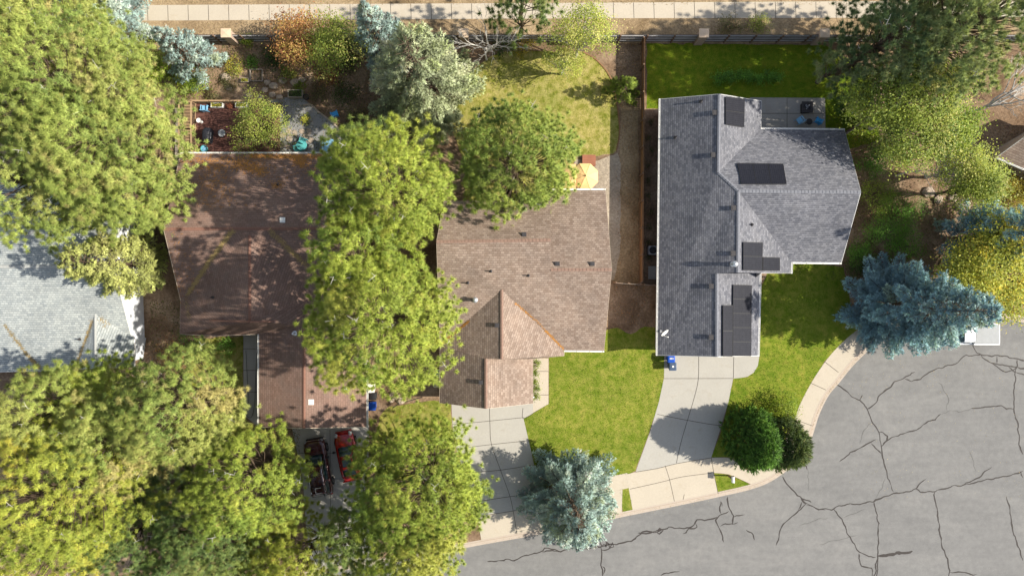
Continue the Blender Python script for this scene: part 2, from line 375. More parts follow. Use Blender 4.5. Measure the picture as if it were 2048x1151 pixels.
# concrete: drives, aprons, paths
sheet("driveway", C4([(370,80),(368,218),(340,350),(290,520),(205,756),(330,735),(440,708),(640,674),(690,520),(740,350),(766,220),(810,216),(850,208),(885,185),(908,148),(918,85),(918,60),(370,60)]), .008, 'concrete')
sheet("footpath", C4([(155,770),(205,757),(330,736),(440,709),(640,675),(700,672),(760,680),(800,700),(960,790),(1000,800),(1200,560),(1215,520)]) + gl([(1615,878)]) + kerb[kerb.index(min(kerb, key=lambda p:(Vector(p)-Vector(g(1590,918))).length))-0:0] + C4([(968,802),(880,832),(860,825),(745,770),(655,762),(680,884),(560,918),(430,945),(190,987)]), .009, 'walk') if False else None
def kidx(px, py): return min(range(len(kerb)), key=lambda i: (Vector(kerb[i])-Vector(g(px,py))).length)
def kseg(a, b, inset=.17):
    i, j = kidx(*a), kidx(*b); st = 1 if j >= i else -1
    return [tuple(kb[k][0] + kb[k][1]*inset) for k in range(i, j+st, st)]
# apron of the right-hand drive (walk and apron together)
sheet("drive_apron", C4([(150,771),(205,757),(330,736),(440,709),(640,675),(655,762),(680,878)]) + kseg((1434,987),(1266,1022)), .012, 'walk')
# footpath sweeping round the turning circle
inner = smooth_line(C4([(640,675),(700,674),(760,684)]) + [g(1500,940),g(1545,905),g(1580,865),g(1597,815),g(1622,766),g(1651,722),g(1680,689),g(1718,657),g(1765,632),g(1840,606),g(1960,592)], 5)
outer = kseg((1502,971),(1960,626))
sheet("footpath", inner + outer[::-1] + C4([(872,828),(800,795),(745,771),(700,764),(655,762)]), .009, 'walk')
drv2 = [g(903,806),g(905,851),g(915,905),g(935,965),g(962,1030),g(1024,1021),g(1085,1010),g(1076,965),g(1063,905),g(1047,836),g(1066,826),g(1066,800)]
sheet("driveway", drv2, .008, 'concrete')
sheet("driveway_new_slab", [g(1000,941),g(1063,929),g(1076,965),g(1085,1008),g(1022,1020),g(1020,992)], .012, 'concrete')
sheet("drive_apron", [g(955,1032),g(1024,1021),g(1120,1003),g(1165,995),g(1245,978)] + kseg((1246,1026),(955,1084)), .010, 'walk')
sheet("footpath", [g(1100,977),g(1180,960),g(1254.5,945),g(1261,974),g(1190,990),g(1120,1003)], .007, 'walk')
sheet("path", [g(1066,716),g(1097,716),g(1097,807),g(1047,836),g(1066,826)], .009, 'walk')
sheet("path", [g(487,640),g(530,640),g(530,858),g(515,852),g(487,828)], .008, 'concrete')
sheet("driveway", [g(583,850),g(738,850),g(738,900),g(728,1000),g(745,1115),g(745,1120)] + kseg((745,1121),(610,1140)) + [g(612,1050),g(606,960)], .008, 'concrete')
sheet("patio", [g(1500,195),g(1650,196),g(1651,262),g(1500,262)], .008, 'patio')
sheet("patio", smooth_line([g(572,195),g(600,194),g(622,210),g(640,226),g(661,242),g(680,262),g(695,300)], 4) + [g(700,325),g(520,325),g(540,200)], .008, 'pavers')
sheet("gravel_path", jitter([g(1195,322),g(1236,305),g(1242,330),g(1240,500),g(1228,560),g(1200,560),g(1140,390),g(1150,318)], .4, .1), .006, 'gravel')
mb = MB()
def J(fn, *lines, w=.04, z=.0165):
    for l in lines: mb.ribbon(smooth_line(fn(l), 4) if len(l) > 2 else fn(l), w, z)
J(C4, [(370,220),(765,219)], [(568,90),(566,220),(545,320),(500,470),(465,590),(440,705)], [(770,90),(768,218)], [(330,425),(480,455),(620,480),(700,490)], [(205,757),(330,736),(440,709),(640,675)], [(172,855),(350,815),(470,785),(640,763)], [(375,722),(400,800),(428,925)], [(640,675),(655,762),(680,882)], [(485,885),(478,915)], [(1292,122),(1372,184)], [(1214,246),(1300,285)], [(1140,462),(1225,492)], [(1385,25),(1430,70)])
J(gl, [(905,848),(940,845),(1048,834)], [(979,806),(980,850),(983,888),(1001,939),(1020,992),(1028,1030),(1034,1067)], [(918,896),(983,888),(1060,880)], [(935,945),(1001,939),(1064,929)], [(950,1003),(1020,992),(1080,986)], [(962,1031),(1024,1021),(1090,1010)], [(1067,742),(1097,742)], [(1067,789),(1097,789)], [(1046,815),(1046,836),(1066,826)], [(1574,196),(1574,262)], [(1505,227),(1650,227)], [(487,697),(517,697)], [(487,740),(517,740)], [(487,783),(517,783)], [(585,905),(735,905)], [(600,955),(735,958)], [(660,858),(662,1100)], [(610,1050),(738,1052)])
struct("concrete_joints", mb, M['joint'])
# curved paver edging and pale beds edge
mb = MB(); pts = smooth_line([g(606,212),g(622,210),g(640,226),g(661,242),g(680,262),g(695,300)], 6)
for i in range(0, len(pts)-1): mb.bar((*pts[i], .05), (*pts[i+1], .05), .16, .1)
struct("patio_edging", mb, M['gravel'])
mb = MB(); pts = smooth_line([g(1165,104),g(1195,122),g(1222,158),g(1234,210),g(1239,262),g(1233,300)], 6)
for i in range(0, len(pts)-1): mb.bar((*pts[i], .03), (*pts[i+1], .03), .10, .06)
struct("lawn_edging", mb, M['fencebrown'])
# sealed cracks in the asphalt
rc = random.Random(5)
mb = MB(); thin = MB()
def crack(fn, pts, w=.10, m=None):
    p = fn(pts); q = []
    for i in range(len(p)-1):
        a, b = Vector(p[i]), Vector(p[i+1]); k = max(2, int((b-a).length/.22))
        for j in range(k):
            t = a.lerp(b, j/k); v = noise.noise_vector(Vector((t.x*1.9, t.y*1.9, 1.7)))*.16 + noise.noise_vector(Vector((t.x*6, t.y*6, 4)))*.05; q.append((t.x+v.x, t.y+v.y))
    q.append(p[-1]); (m or mb).ribbon(q, w, -.131 + .0004*rc.random(), .9)
for l in [[(775,105),(800,145),(820,158),(905,160),(960,172),(1009,180),(1060,190)], [(820,158),(838,180),(870,195),(905,200),(950,207),(1060,225)], [(860,190),(895,210),(930,230),(960,232),(1060,250)], [(890,165),(892,195)], [(945,210),(965,230),(985,205),(984,180)], [(985,180),(975,245),(968,330),(970,400),(985,480),(992,560),(1009,605)], [(820,158),(755,157),(735,175),(705,197),(640,213),(575,240),(530,270),(505,275),(475,265)], [(310,405),(345,370),(375,330),(430,280),(480,258),(522,234)], [(165,288),(200,310),(240,345),(275,360),(305,395),(318,430),(325,458),(350,485),(362,510),(368,570),(375,620),(395,680),(400,712),(415,745),(425,775)], [(275,360),(285,337)], [(362,508),(380,508),(398,525),(395,545),(370,570)], [(375,560),(420,530),(480,507),(530,495),(570,463),(610,445),(638,423)], [(775,398),(840,390),(900,387),(968,402)], [(178,640),(230,600),(290,568),(345,537)], [(325,555),(345,575),(368,600)], [(0,802),(30,825),(60,845),(110,853),(155,850),(180,838),(240,828),(330,820),(370,800),(425,778),(470,780),(530,760),(545,778),(600,775),(680,752),(740,742),(820,725),(900,712),(1009,680)], [(330,820),(345,805),(400,790)], [(530,762),(535,740),(570,716)], [(740,738),(790,715),(830,690),(868,662)], [(157,852),(185,885),(205,920),(215,960),(240,1000),(270,1045),(310,1062),(345,1068)], [(338,815),(350,880),(358,950),(355,1060),(335,1160)], [(350,1062),(355,1100),(345,1160)], [(268,1050),(270,1085),(280,1107),(325,1115),(330,1160)], [(607,775),(622,870),(632,940),(645,1030),(670,1090),(680,1130),(670,1170)], [(680,1135),(730,1138),(800,1145)], [(935,797),(955,880),(962,935),(980,1000),(1009,1085)], [(1000,680),(1009,710)]]: crack(C5, l)
crack(C5, [(355,1062),(430,1055),(510,1040)], .26)
for l in [[(680,408),(720,415),(775,398)], [(638,423),(680,408)], [(665,405),(672,350),(650,300),(625,280)], [(795,680),(790,640),(765,590)], [(390,715),(360,770),(345,800)], [(275,555),(290,500),(320,465)], [(35,670),(45,730),(40,770)], [(200,890),(260,865),(300,850)], [(90,1010),(200,985),(260,970)], [(0,930),(60,905),(130,890)]]: crack(C5, l, .035, thin)
for l in [[(190,1151),(240,1110),(270,1097),(330,1105),(400,1080),(520,1085),(550,1055),(560,1040),(620,1030),(680,1020),(710,1000),(745,985)], [(330,1105),(345,1115),(362,1100),(345,1088),(325,1100)], [(550,1060),(560,1075),(520,1090),(480,1115)], [(705,1000),(665,1035),(680,1065),(700,1100),(715,1165)], [(700,1000),(692,960),(698,925),(705,960)], [(735,900),(740,950),(760,985),(770,1015),(765,1050),(695,1072)], [(770,1020),(835,1005)], [(765,1055),(795,1050)], [(845,1092),(875,1110),(892,1151)], [(1020,1180),(1040,1100),(1060,1055),(1110,1020),(1145,985),(1190,945),(1160,915)], [(1050,790),(1080,830),(1120,870),(1160,912),(1220,935)], [(1165,930),(1145,975)], [(1190,950),(1230,965),(1300,978)], [(1165,715),(1190,725),(1195,745)], [(215,1110),(240,1115)]]: crack(C4, l)
for l in [[(340,1085),(440,1068),(480,1075),(540,1045),(610,1032),(640,1015),(720,1025),(800,1010),(850,1015),(920,1003),(990,990),(1080,980),(1130,940),(1190,925),(1240,915)], [(620,1030),(700,1028)], [(915,970),(930,1000),(938,985),(950,1005),(955,975),(970,1010),(985,982),(990,1000),(960,1018),(925,1020)], [(925,1000),(930,1060),(925,1110),(935,1170)], [(930,1105),(945,1120),(938,1145)], [(1230,1148),(1327,1130)]]: crack(C3, l)
mb.build("crack_seal", M['tar'])["kind"] = "structure"
thin.build("hairline_cracks", plain("hairline", (.10,.098,.09), .9))["kind"] = "structure"

# ---------------------------------------------------------------- fences, pillars
def board_fence(name, label, a, b, h, mat, mpost, rails=None, post_step=2.4, side=1, group=None, mrail=None):
    """a solid fence of upright boards between posts, rails on one side"""
    a = Vector((*a, 0)); b = Vector((*b, 0)); L = (b-a).length; d = (b-a)/L; q = Vector((-d.y, d.x, 0))*side
    root = thing(name, label, "fence", a, group); n = max(1, round(L/post_step)); r_ = random.Random(int(L*100))
    for i in range(n):
        p0 = a + d*(L*i/n); p1 = a + d*(L*(i+1)/n); m = MB(); k = max(2, int((p1-p0).length/.15))
        for j in range(k):
            c0 = p0.lerp(p1, (j+.04)/k); c1 = p0.lerp(p1, (j+.96)/k); hh = h - .03*r_.random()
            m.bar(c0 + Vector((0,0,hh/2+.03)) + q*.012*r_.random(), c1 + Vector((0,0,hh/2+.03)) + q*.012*r_.random(), .02, hh)
        m.build("fence_panel", M[mat], root)
        if rails:
            m = MB()
            for z in rails: m.bar(p0 + q*.045 + Vector((0,0,z)), p1 + q*.045 + Vector((0,0,z)), .05, .09)
            m.build("rail", M[mrail or mpost], root)
    for i in range(n+1):
        p = a + d*(L*i/n); MB().box((p.x+q.x*.07, p.y+q.y*.07, (h+.06)/2), (.12,.12,h+.06), math.atan2(d.y, d.x)).build("post", M[mpost], root, bevel=.01)
    return root
FY = 22.33
board_fence("wooden_fence", "long weathered grey board fence with rails and brown posts running beside the sidewalk", (-48,FY), (60,FY), 1.75, 'fence', 'post', (.45,1.0,1.55), 2.42, -1, None, 'rail')
pl = ["tan stucco pillar in the fence half hidden by the upper left blue spruce", "tan stucco fence pillar standing above the vegetable garden", "stucco fence pillar hidden behind the big grey green tree", "stucco fence pillar beside the bare white branched tree", "stucco fence pillar under the birch tree at the lawn corner", "tan stucco fence pillar above the shaded lawn and planted row", "tan stucco fence pillar nearest the upper right pines"]
for x, lb in zip((-35.4,-25.1,-14.7,-4.25,6.3,16.85,27.45), pl):
    if x in (-14.7, 6.3): pass
    r_ = thing("fence_pillar", lb, "pillar", (x,FY,0), "stucco pillars along the back fence")
    m = MB().box((x,FY,1.03), (.74,.66,2.06)); m.build("shaft", M['pillar'], r_, bevel=.02)
    m = MB().box((x,FY,2.11), (.86,.78,.10)); m.add([(x-.40,FY-.36,2.16),(x+.40,FY-.36,2.16),(x+.40,FY+.36,2.16),(x-.40,FY+.36,2.16),(x,FY,2.22)], [(0,1,4),(1,2,4),(2,3,4),(3,0,4)]); m.build("cap", M['cap'], r_)
board_fence("wooden_fence", "brown board fence dividing the two right hand gardens", (11.55,.55), (11.72,22.1), 1.8, 'fencebrown', 'post', (.5,1.65), 2.4, 1)
board_fence("wooden_fence", "short pale gate fence beside the tan roofed house", (9.2,.42), (11.4,.3), 1.7, 'bed', 'post', (.5,1.4), 1.1, 1)
board_fence("wooden_fence", "short pale gate fence beside the grey roofed house", (11.75,.25), (12.9,.22), 1.7, 'bed', 'post', (.5,1.4), 1.1, 1)
board_fence("wooden_fence", "brown fence from grey house corner into the right hand trees", (28.9,13.0), (31.9,15.3), 1.5, 'bed', 'post', (.4,1.2), 1.9, 1)
board_fence("wooden_fence", "dark fence between pale roofed house and brown roofed house", (-32.4,3.5), (-32.3,12.0), 1.7, 'fence', 'post', (.5,1.4), 2.4, 1)
# ---------------------------------------------------------------- houses
def house(name, label, verts, faces, outline, rmat, cmat, wmat, ridges, gutters=(), inset=.42, th=.16, gmat='white', base=(0,0), wallskip=(), fascia=None):
    """verts: key -> (px, py, z); the roof is built from them in metres"""
    root = thing(name, label, "house", (*base, 0))
    V = {k: P(*v) for k, v in verts.items()}; keys = list(V)
    m = MB(); bot = MB(); tri = []
    for f in faces:
        pts = [V[k] for k in f]; nrm = Vector((0,0,0))
        for i in range(len(pts)): nrm += pts[i].cross(pts[(i+1) % len(pts)])
        if nrm.z < 0: pts = pts[::-1]; nrm = -nrm
        nrm.normalize(); u = Vector((0,0,1)).cross(nrm).normalized(); v = nrm.cross(u)
        if abs(u.x) > .98: u = Vector((1,0,0)) * (1 if u.x > 0 else -1)
        for t in tessellate_polygon([[Vector((p.x,p.y,0)) for p in pts]]):
            a, b, c = [pts[i] for i in t]
            if (b-a).cross(c-a).z < 0: b, c = c, b
            k = len(m.v); m.v += [tuple(a), tuple(b), tuple(c)]; m.f.append((k,k+1,k+2)); m.uv += [(p.dot(u), p.dot(v)) for p in (a,b,c)]; tri.append((a,b,c))
            d = Vector((0,0,th)); m.v += [tuple(a-d), tuple(c-d), tuple(b-d)]; m.f.append((k+3,k+4,k+5)); m.uv += [(p.dot(u), p.dot(v)) for p in (a,c,b)]
    tv = [p for t in tri for p in t]; bvh = BVHTree.FromPolygons(tv, [(i*3,i*3+1,i*3+2) for i in range(len(tri))])
    def hit(px, py):
        o = Vector((0,0,H)); d = (P(px,py,0)-o).normalized(); r = bvh.ray_cast(o, d); 
        n_ = r[1]; n_ = n_ if n_.z > 0 else -n_
        return r[0], n_
    roof = m.build("roof", M[rmat], root); roof.location = (0,0,0)
    fm = MB(); ok = [V[k] for k in outline]
    for i in range(len(ok)):
        a, b = ok[i], ok[(i+1) % len(ok)]; d = Vector((0,0,th+.04)); k = len(fm.v)
        q = (b-a); q.z = 0; q.normalize(); q = Vector((q.y,-q.x,0)); s_ = 1
        ar = sum(ok[j].x*ok[(j+1)%len(ok)].y - ok[(j+1)%len(ok)].x*ok[j].y for j in range(len(ok)))
        if ar < 0: q = -q
        fm.v += [tuple(a+q*.012), tuple(b+q*.012), tuple(b+q*.012-d), tuple(a+q*.012-d), tuple(a-q*.02), tuple(b-q*.02)]; fm.f += [(k,k+1,k+2,k+3), (k,k+1,k+5,k+4)]
    fm.build("fascia", M[fascia or gmat], roof)
    rm = MB()
    for seg in ridges:
        a, b = V[seg[0]], V[seg[1]]; L = (b-a).length; n = max(1, int(L/.28)); d = (b-a)/L; sd = d.cross(Vector((0,0,1))).normalized(); sl = seg[2] if len(seg) > 2 else .36
        for i in range(n):
            c0 = a + d*(L*i/n) + Vector((0,0,.035)); c1 = a + d*(L*(i+1)/n) + Vector((0,0,.02)); k = len(rm.v); w = .13
            rm.v += [tuple(c0-sd*w-Vector((0,0,w*sl))), tuple(c0+Vector((0,0,.012))), tuple(c0+sd*w-Vector((0,0,w*sl))), tuple(c1-sd*w-Vector((0,0,w*sl))), tuple(c1), tuple(c1+sd*w-Vector((0,0,w*sl)))]
            rm.f += [(k,k+1,k+4,k+3),(k+1,k+2,k+5,k+4),(k,k+2,k+1)]
        rm.build("ridge_cap", M[cmat], roof); rm = MB()
    for ga, gb in gutters:
        a, b = V[ga].copy(), V[gb].copy(); d = (b-a).normalized(); q = Vector((d.y,-d.x,0)); ctr = sum(ok, Vector())/len(ok)
        if q.dot(a-ctr) < 0: q = -q
        gm = MB(); o_ = q*.07 - Vector((0,0,.06)); z9 = Vector((0,0,.05))
        gm.bar(a+o_-z9, b+o_-z9, .12, .02); gm.bar(a+o_+q*.055, b+o_+q*.055, .02, .12); gm.bar(a+o_-q*.05, b+o_-q*.05, .02, .10)
        n = max(1, int((b-a).length/1.1))
        for i in range(n+1): c = a.lerp(b, i/n)+o_+Vector((0,0,.045)); gm.box(c, (.12,.05,.02), math.atan2(q.y,q.x))
        gm.build("gutter", M['white'], roof)
    # walls: the outline brought in by the eaves' overhang, their tops following the roof
    n = len(ok); ar = sum(ok[j].x*ok[(j+1)%n].y - ok[(j+1)%n].x*ok[j].y for j in range(n)); sg = 1 if ar > 0 else -1; ins = []
    for i in range(n):
        a, b, c = [Vector((ok[j % n].x, ok[j % n].y)) for j in (i-1,i,i+1)]
        d1 = (b-a).normalized(); d2 = (c-b).normalized(); n1 = Vector((-d1.y,d1.x))*sg; n2 = Vector((-d2.y,d2.x))*sg; bs = (n1+n2)
        bs = n1 if bs.length < .2 else bs.normalized(); ins.append(b + bs*(inset/max(.5, bs.dot(n1))))
    wm = MB(); segs = []
    for i in range(n):
        a, b = ins[i], ins[(i+1) % n]; k = max(1, int((b-a).length/.4)); prev = None; segs.append((a,b))
        for j in range(k+1):
            p = a.lerp(b, j/k); r = bvh.ray_cast(Vector((p.x,p.y,30)), Vector((0,0,-1))); z = (r[0].z if r[0] else 2.8) - th - .02
            cur = ((p.x,p.y,0), (p.x,p.y,z))
            if prev: q = len(wm.v); wm.v += [prev[0],cur[0],cur[1],prev[1]]; wm.f.append((q,q+1,q+2,q+3))
            prev = cur
    wall = wm.build("wall", M[wmat], root)
    return dict(root=root, roof=roof, hit=hit, V=V, segs=segs, sg=sg, bvh=bvh)
def opening(h, i, t, w, z0, ht, kind='window'):
    """a window or door in wall number i, centred at fraction t"""
    a, b = h['segs'][i]; d = (b-a).normalized(); q = Vector((d.y,-d.x))*h['sg']; c = a.lerp(b, t) + q*.02; rz = math.atan2(d.y, d.x)
    f = MB()
    for sx in (-1,1): f.box((c.x+d.x*sx*w/2, c.y+d.y*sx*w/2, z0+ht/2), (.08,.10,ht+.08), rz)
    for z in (z0, z0+ht): f.box((c.x, c.y, z), (w-.08,.10,.08), rz)
    if kind == 'window':
        o = MB().box((c.x,c.y,z0+ht/2), (w-.04,.04,ht-.04), rz).build("window", M['glass'], h['root']); f.build("frame", M['white'], o)
    elif kind == 'door':
        o = MB().box((c.x,c.y,z0+ht/2), (w-.04,.05,ht-.04), rz).build("door", M['fencebrown'], h['root']); f.build("frame", M['white'], o)
        MB().box((c.x+d.x*w*.35+q.x*.05, c.y+d.y*w*.35+q.y*.05, 1.0), (.05,.05,.12), rz).build("handle", M['chrome'], o)
    else:
        m = MB()
        for k in range(4): m.box((c.x,c.y,z0+ht*(k+.5)/4), (w-.06,.05,ht/4-.03), rz)
        o = m.build("garage_door", M['white'], h['root']); f.build("frame", M['white'], o)
def basis(n): 
    u = Vector((0,0,1)).cross(n); u = u.normalized() if u.length > .01 else Vector((1,0,0)); v = n.cross(u); 
    return u, v
def on_roof(h, px, py):
    """the point on the roof, with a frame u along the slope's contour, v up the slope"""
    p, n = h['hit'](px, py); return p, n
def box_vent(h, px, py, s=.30, mat='dmetal', name="roof_vent", hh=.14):
    p, n = on_roof(h, px, py); m = MB(); m.box((p.x,p.y,p.z+hh*.5-.06), (s,s,hh)); m.box((p.x,p.y,p.z+hh-.03), (s+.10,s+.10,.05)); m.box((p.x,p.y,p.z+.0), (s*.8,s*.8,.3)); 
    return m.build(name, M[mat], h['roof'])
def pipe(h, px, py, ht=.45, r=.06, mat='dmetal', name="vent_pipe"):
    p, n = on_roof(h, px, py); m = MB(); m.lathe((p.x,p.y,p.z), [(r*2.6,-.12),(r*2.4,.05),(r,.1),(r,ht),(r*.8,ht),(r*.8,ht-.06)], 12); return m.build(name, M[mat], h['roof'], smooth=False)
def flue(h, px, py, ht=1.0, r=.14):
    p, n = on_roof(h, px, py); m = MB(); m.lathe((p.x,p.y,p.z), [(r*1.5,-.2),(r*1.4,.08),(r,.14),(r,ht),(r*1.5,ht),(r*1.6,ht+.05),(r*1.6,ht+.10),(r*.9,ht+.2),(.01,ht+.24)], 20); return m.build("flue", M['metal'], h['roof'], smooth=False)
def solar(h, corners, nx, ny, lift=.13, light=False):
    """corners TL, TR, BR, BL as seen; split into nx by ny panels"""
    pts = []
    hits = [h['hit'](*c) for c in corners]; nrm = sum((q[1] for q in hits), Vector()).normalized()
    pts = [q[0] + nrm*lift for q in hits]
    TL, TR, BR, BL = pts
    def bl(u, v): return (TL*(1-u)+TR*u)*(1-v) + (BL*(1-u)+BR*u)*v
    for j in range(ny):
        for i in range(nx):
            e = .006; c = [bl((i+e)/nx,(j+e)/ny), bl((i+1-e)/nx,(j+e)/ny), bl((i+1-e)/nx,(j+1-e)/ny), bl((i+e)/nx,(j+1-e)/ny)]
            m = MB(); a = [p - nrm*.045 for p in c]; m.add(c + a, [(3,2,1,0),(4,5,6,7),(0,1,5,4),(1,2,6,5),(2,3,7,6),(3,0,4,7)])
            W = (c[1]-c[0]).length; Hh = (c[3]-c[0]).length; uvp = [(0,Hh),(W,Hh),(W,0),(0,0)]
            m.uv = [uvp[k] for k in (3,2,1,0)] + [(0,0)]*20
            o = m.build("solar_panel", M['panel'], h['roof'])
            fr = MB()
            for k in range(4): fr.bar(c[k]+nrm*.003, c[(k+1)%4]+nrm*.003, .035, .02)
            # rails the panel stands on
            fr.bar(c[0]*.8+c[3]*.2-nrm*(lift*.6), c[1]*.8+c[2]*.2-nrm*(lift*.6), .04, .05); fr.bar(c[0]*.2+c[3]*.8-nrm*(lift*.6), c[1]*.2+c[2]*.8-nrm*(lift*.6), .04, .05)
            fr.build("panel_frame", M['black'], o) if False else fr.build("panel_frame", M['black'], h['roof'])

# grey-roofed house on the right
E = 3.0
v3 = dict(a=(1321,198,E), b=(1439,188,5.6), c=(1437,345,5.6), d=(1477,382,6.25), e=(1476,545,6.25), f=(1434,547,5.5), g_=(1434,713,5.5), h=(1315,710,E),
          i=(1523,202,3.15), j=(1522,258,3.1), k=(1689,260,E), l=(1722,384,6.25), m=(1683,525,E), n=(1583,524,E), o=(1582,546,E), p=(1520,546,3.15), q=(1516,711,3.15), r=(1519,546,3.2), e2=(1520,545,4.2))
# the mid slope's lower edge stands a little above the garage slope
h3 = house("grey_house", "house with a grey shingled roof carrying dark solar panels", v3,
    [('a','b','c','d','e','f','g_','h'), ('b','i','j','c'), ('c','j','k','l','d'), ('d','l','m','n'), ('d','n','o','e'), ('f','p','q','g_')],
    ['a','b','i','j','k','l','m','n','o','p','q','g_','h'], 'sh3', 'rc3', 'wall3', [('b','c'),('c','d'),('d','e'),('f','g_'),('d','l')], [('h','a'),('i','j'),('j','k'),('m','n'),('n','o'),('p','q')], base=(18,8))
solar(h3, [(1449,194),(1487,199),(1486,255),(1449,249)], 1, 2)
solar(h3, [(1474,328),(1565,329),(1572,370),(1482,370)], 3, 1)
solar(h3, [(1484,484),(1523,485),(1522,541),(1484,540)], 1, 2); solar(h3, [(1524,514),(1557,515),(1557,541),(1523,541)], 1, 1)
solar(h3, [(1464,569),(1501,570),(1500,711),(1463,711)], 1, 5); solar(h3, [(1443,610),(1463,610),(1462,712),(1443,712)], 1, 2, .16)
for x, y in ((335,130),(330,298),(410,508),(408,688),(322,818),(321,1020)): box_vent(h3, 1260+x/1.985, 160+y/1.985)
for x, y in ((282,85),(180,228),(483,574)): pipe(h3, 1260+x/1.985, 160+y/1.985, .36)
flue(h3, 1465, 528, .62, .15)
def dish(h, px, py):
    p, n = on_roof(h, px, py); m = MB(); m.tube([p-Vector((0,0,.15)), p+Vector((0,0,.5)), p+Vector((.05,0,.75))], .03, 8); m.box((p.x,p.y,p.z+.0), (.2,.2,.06))
    o = m.build("satellite_dish", M['metal'], h['roof'])
    d = MB(); prof = [(.02,0),(.15,.012),(.28,.045),(.38,.09)]; d.lathe((0,0,0), prof, 24, False); d.lathe((0,0,-.01), prof[::-1], 24, False)
    T = Matrix.Translation(p+Vector((.12,-.02,.75))) @ Matrix.Rotation(R(62),4,Vector((.55,.45,0)).normalized()); d.v = [tuple(T @ Vector(v)) for v in d.v]; 
    k = MB(); k.tube([T @ Vector((0,-.36,.08)), T @ Vector((0,-.1,.5))], .02, 6); k.box(T @ Vector((0,-.08,.52)), (.1,.08,.1)); 
    d.add(k.v, k.f); d.build("dish", M['white'], h['roof'])
dish(h3, 1322, 662)
opening(h3, 3, .5, 2.4, .1, 2.1); opening(h3, 12, .3, 1.4, 1, 1.1); opening(h3, 12, .7, 1.4, 1, 1.1); opening(h3, 10, .5, 3.2, .02, 2.2, 'garage'); opening(h3, 6, .4, 1.8, .9, 1.2); opening(h3, 8, .5, .6, .02, 1.9, 'window'); opening(h3, 5, .4, 1.5, .9, 1.2)

# tan-roofed house in the middle
v2 = dict(a=(1100,380,E), b=(1211,380,E), c=(1223.5,539,6.4), d=(1208,701,E), e=(1129,700,E), f=(1127,698,3.1), g_=(1128,711,3.0), h=(1066,717,3.0), i=(1066,806,3.0), j=(972,816.5,5.4), k=(879,805,E), l=(880,690,3.2),
          m=(873,483,7.4), n=(1101,480,7.4), o=(1101,539,6.4), p=(888,402,5.0), q=(1101,402,5.0), r=(1003.5,579,6.6), s=(1003.5,718,6.0), t=(972,717,5.4))
v2['r'] = (1003.5,579,5.95); v2['s'] = (1003.5,718,5.9)
h2 = house("tan_house", "house with a tan shingled roof and a gabled garage between two front lawns", v2,
    [('m','n','o','c','d','e','f','r','l'), ('m','p','q','n'), ('a','b','c','o'), ('l','r','s','t','j','k'), ('r','f','g_','h','s'), ('t','h','i','j')],
    ['p','q','a','b','c','d','e','g_','h','i','j','k','l','m'], 'sh2', 'rc2', 'wall2', [('m','n'),('o','c'),('r','s'),('t','j')], [('a','b'),('d','e')], base=(2,0), fascia='cream')
for x, y in ((595,261),(755,401),(922,401),(465,695),(388,968)): box_vent(h2, 800+x/2.398, 360+y/2.398, .26)
for x, y in ((436,436),(326,492),(616,457)): pipe(h2, 800+x/2.398, 360+y/2.398, .4, .05)
flue(h2, 951, 599, .7, .15)
opening(h2, 9, .5, 4.6, .02, 2.2, 'garage') ; opening(h2, 5, .4, 1.6, .9, 1.2); opening(h2, 3, .5, 1.2, 1, 1.1); opening(h2, 8, .3, .95, .02, 2.05, 'door'); opening(h2, 2, .5, 1.8, .1, 2.0)

# brown-roofed house on the left
v1 = dict(a=(361,307,E), b=(733,307,E), c=(718,457,5.95), d=(733,640,E), e=(733,853,E), f=(608,856,4.85), g_=(518,853,3.3), h=(518,668,3.3), h2=(430,671.5,2.95), i=(360,668,2.6), j=(361,600,3.0), k=(327,458,5.95),
          l=(466,457,5.95), m=(499,470,5.75), n=(499,641,5.75), o=(430,640,4.2), p=(545,457,5.95), q=(622,600,3.6), r=(608,650,4.85), s=(600,641,3.9))
h1 = house("brown_house", "house with a dark brown roof scattered with orange pine needles", v1,
    [('a','b','c','k'), ('k','l','j'), ('l','m','n','j'), ('l','p','m'), ('p','c','d','q'), ('m','p','q','n'), ('j','n','h','h2','i'), ('n','q','r','h'), ('q','d','r'), ('h','r','f','g_'), ('r','d','e','f')],
    ['a','b','c','d','e','f','g_','h','h2','i','j','k'], 'sh1', 'rc1', 'wall1', [('k','l'),('l','c'),('m','n'),('r','f')], [('a','b'),('g_','h'),('d','e')], base=(-20,0), gmat='cream')
# the upper eave over the porch roof
m = MB(); a_, b_, c_ = [P(*q) for q in ((420,640,4.35),(499,643,6.0),(600,641,4.3))]
for a, b in ((a_,b_),(b_,c_)): m.bar(a-Vector((0,0,.0)), b-Vector((0,0,.0)), .12, .22)
m.build("fascia", M['rc1'], h1['roof'])
box_vent(h1, 566, 440, .34, 'white'); box_vent(h1, 623, 803, .36, 'white'); pipe(h1, 426, 594, .4, .05); pipe(h1, 590, 666, .6, .09, 'metal'); pipe(h1, 556, 370, .3, .05)
opening(h1, 0, .2, 2.0, .1, 2.1); opening(h1, 0, .8, 1.6, .9, 1.2); opening(h1, 5, .5, 2.4, .02, 2.2, 'garage'); opening(h1, 4, .5, 2.4, .02, 2.2, 'garage'); opening(h1, 6, .4, .95, .02, 2.05, 'door'); opening(h1, 8, .5, 1.5, .9, 1.2); opening(h1, 11, .5, 1.4, 1, 1.1)

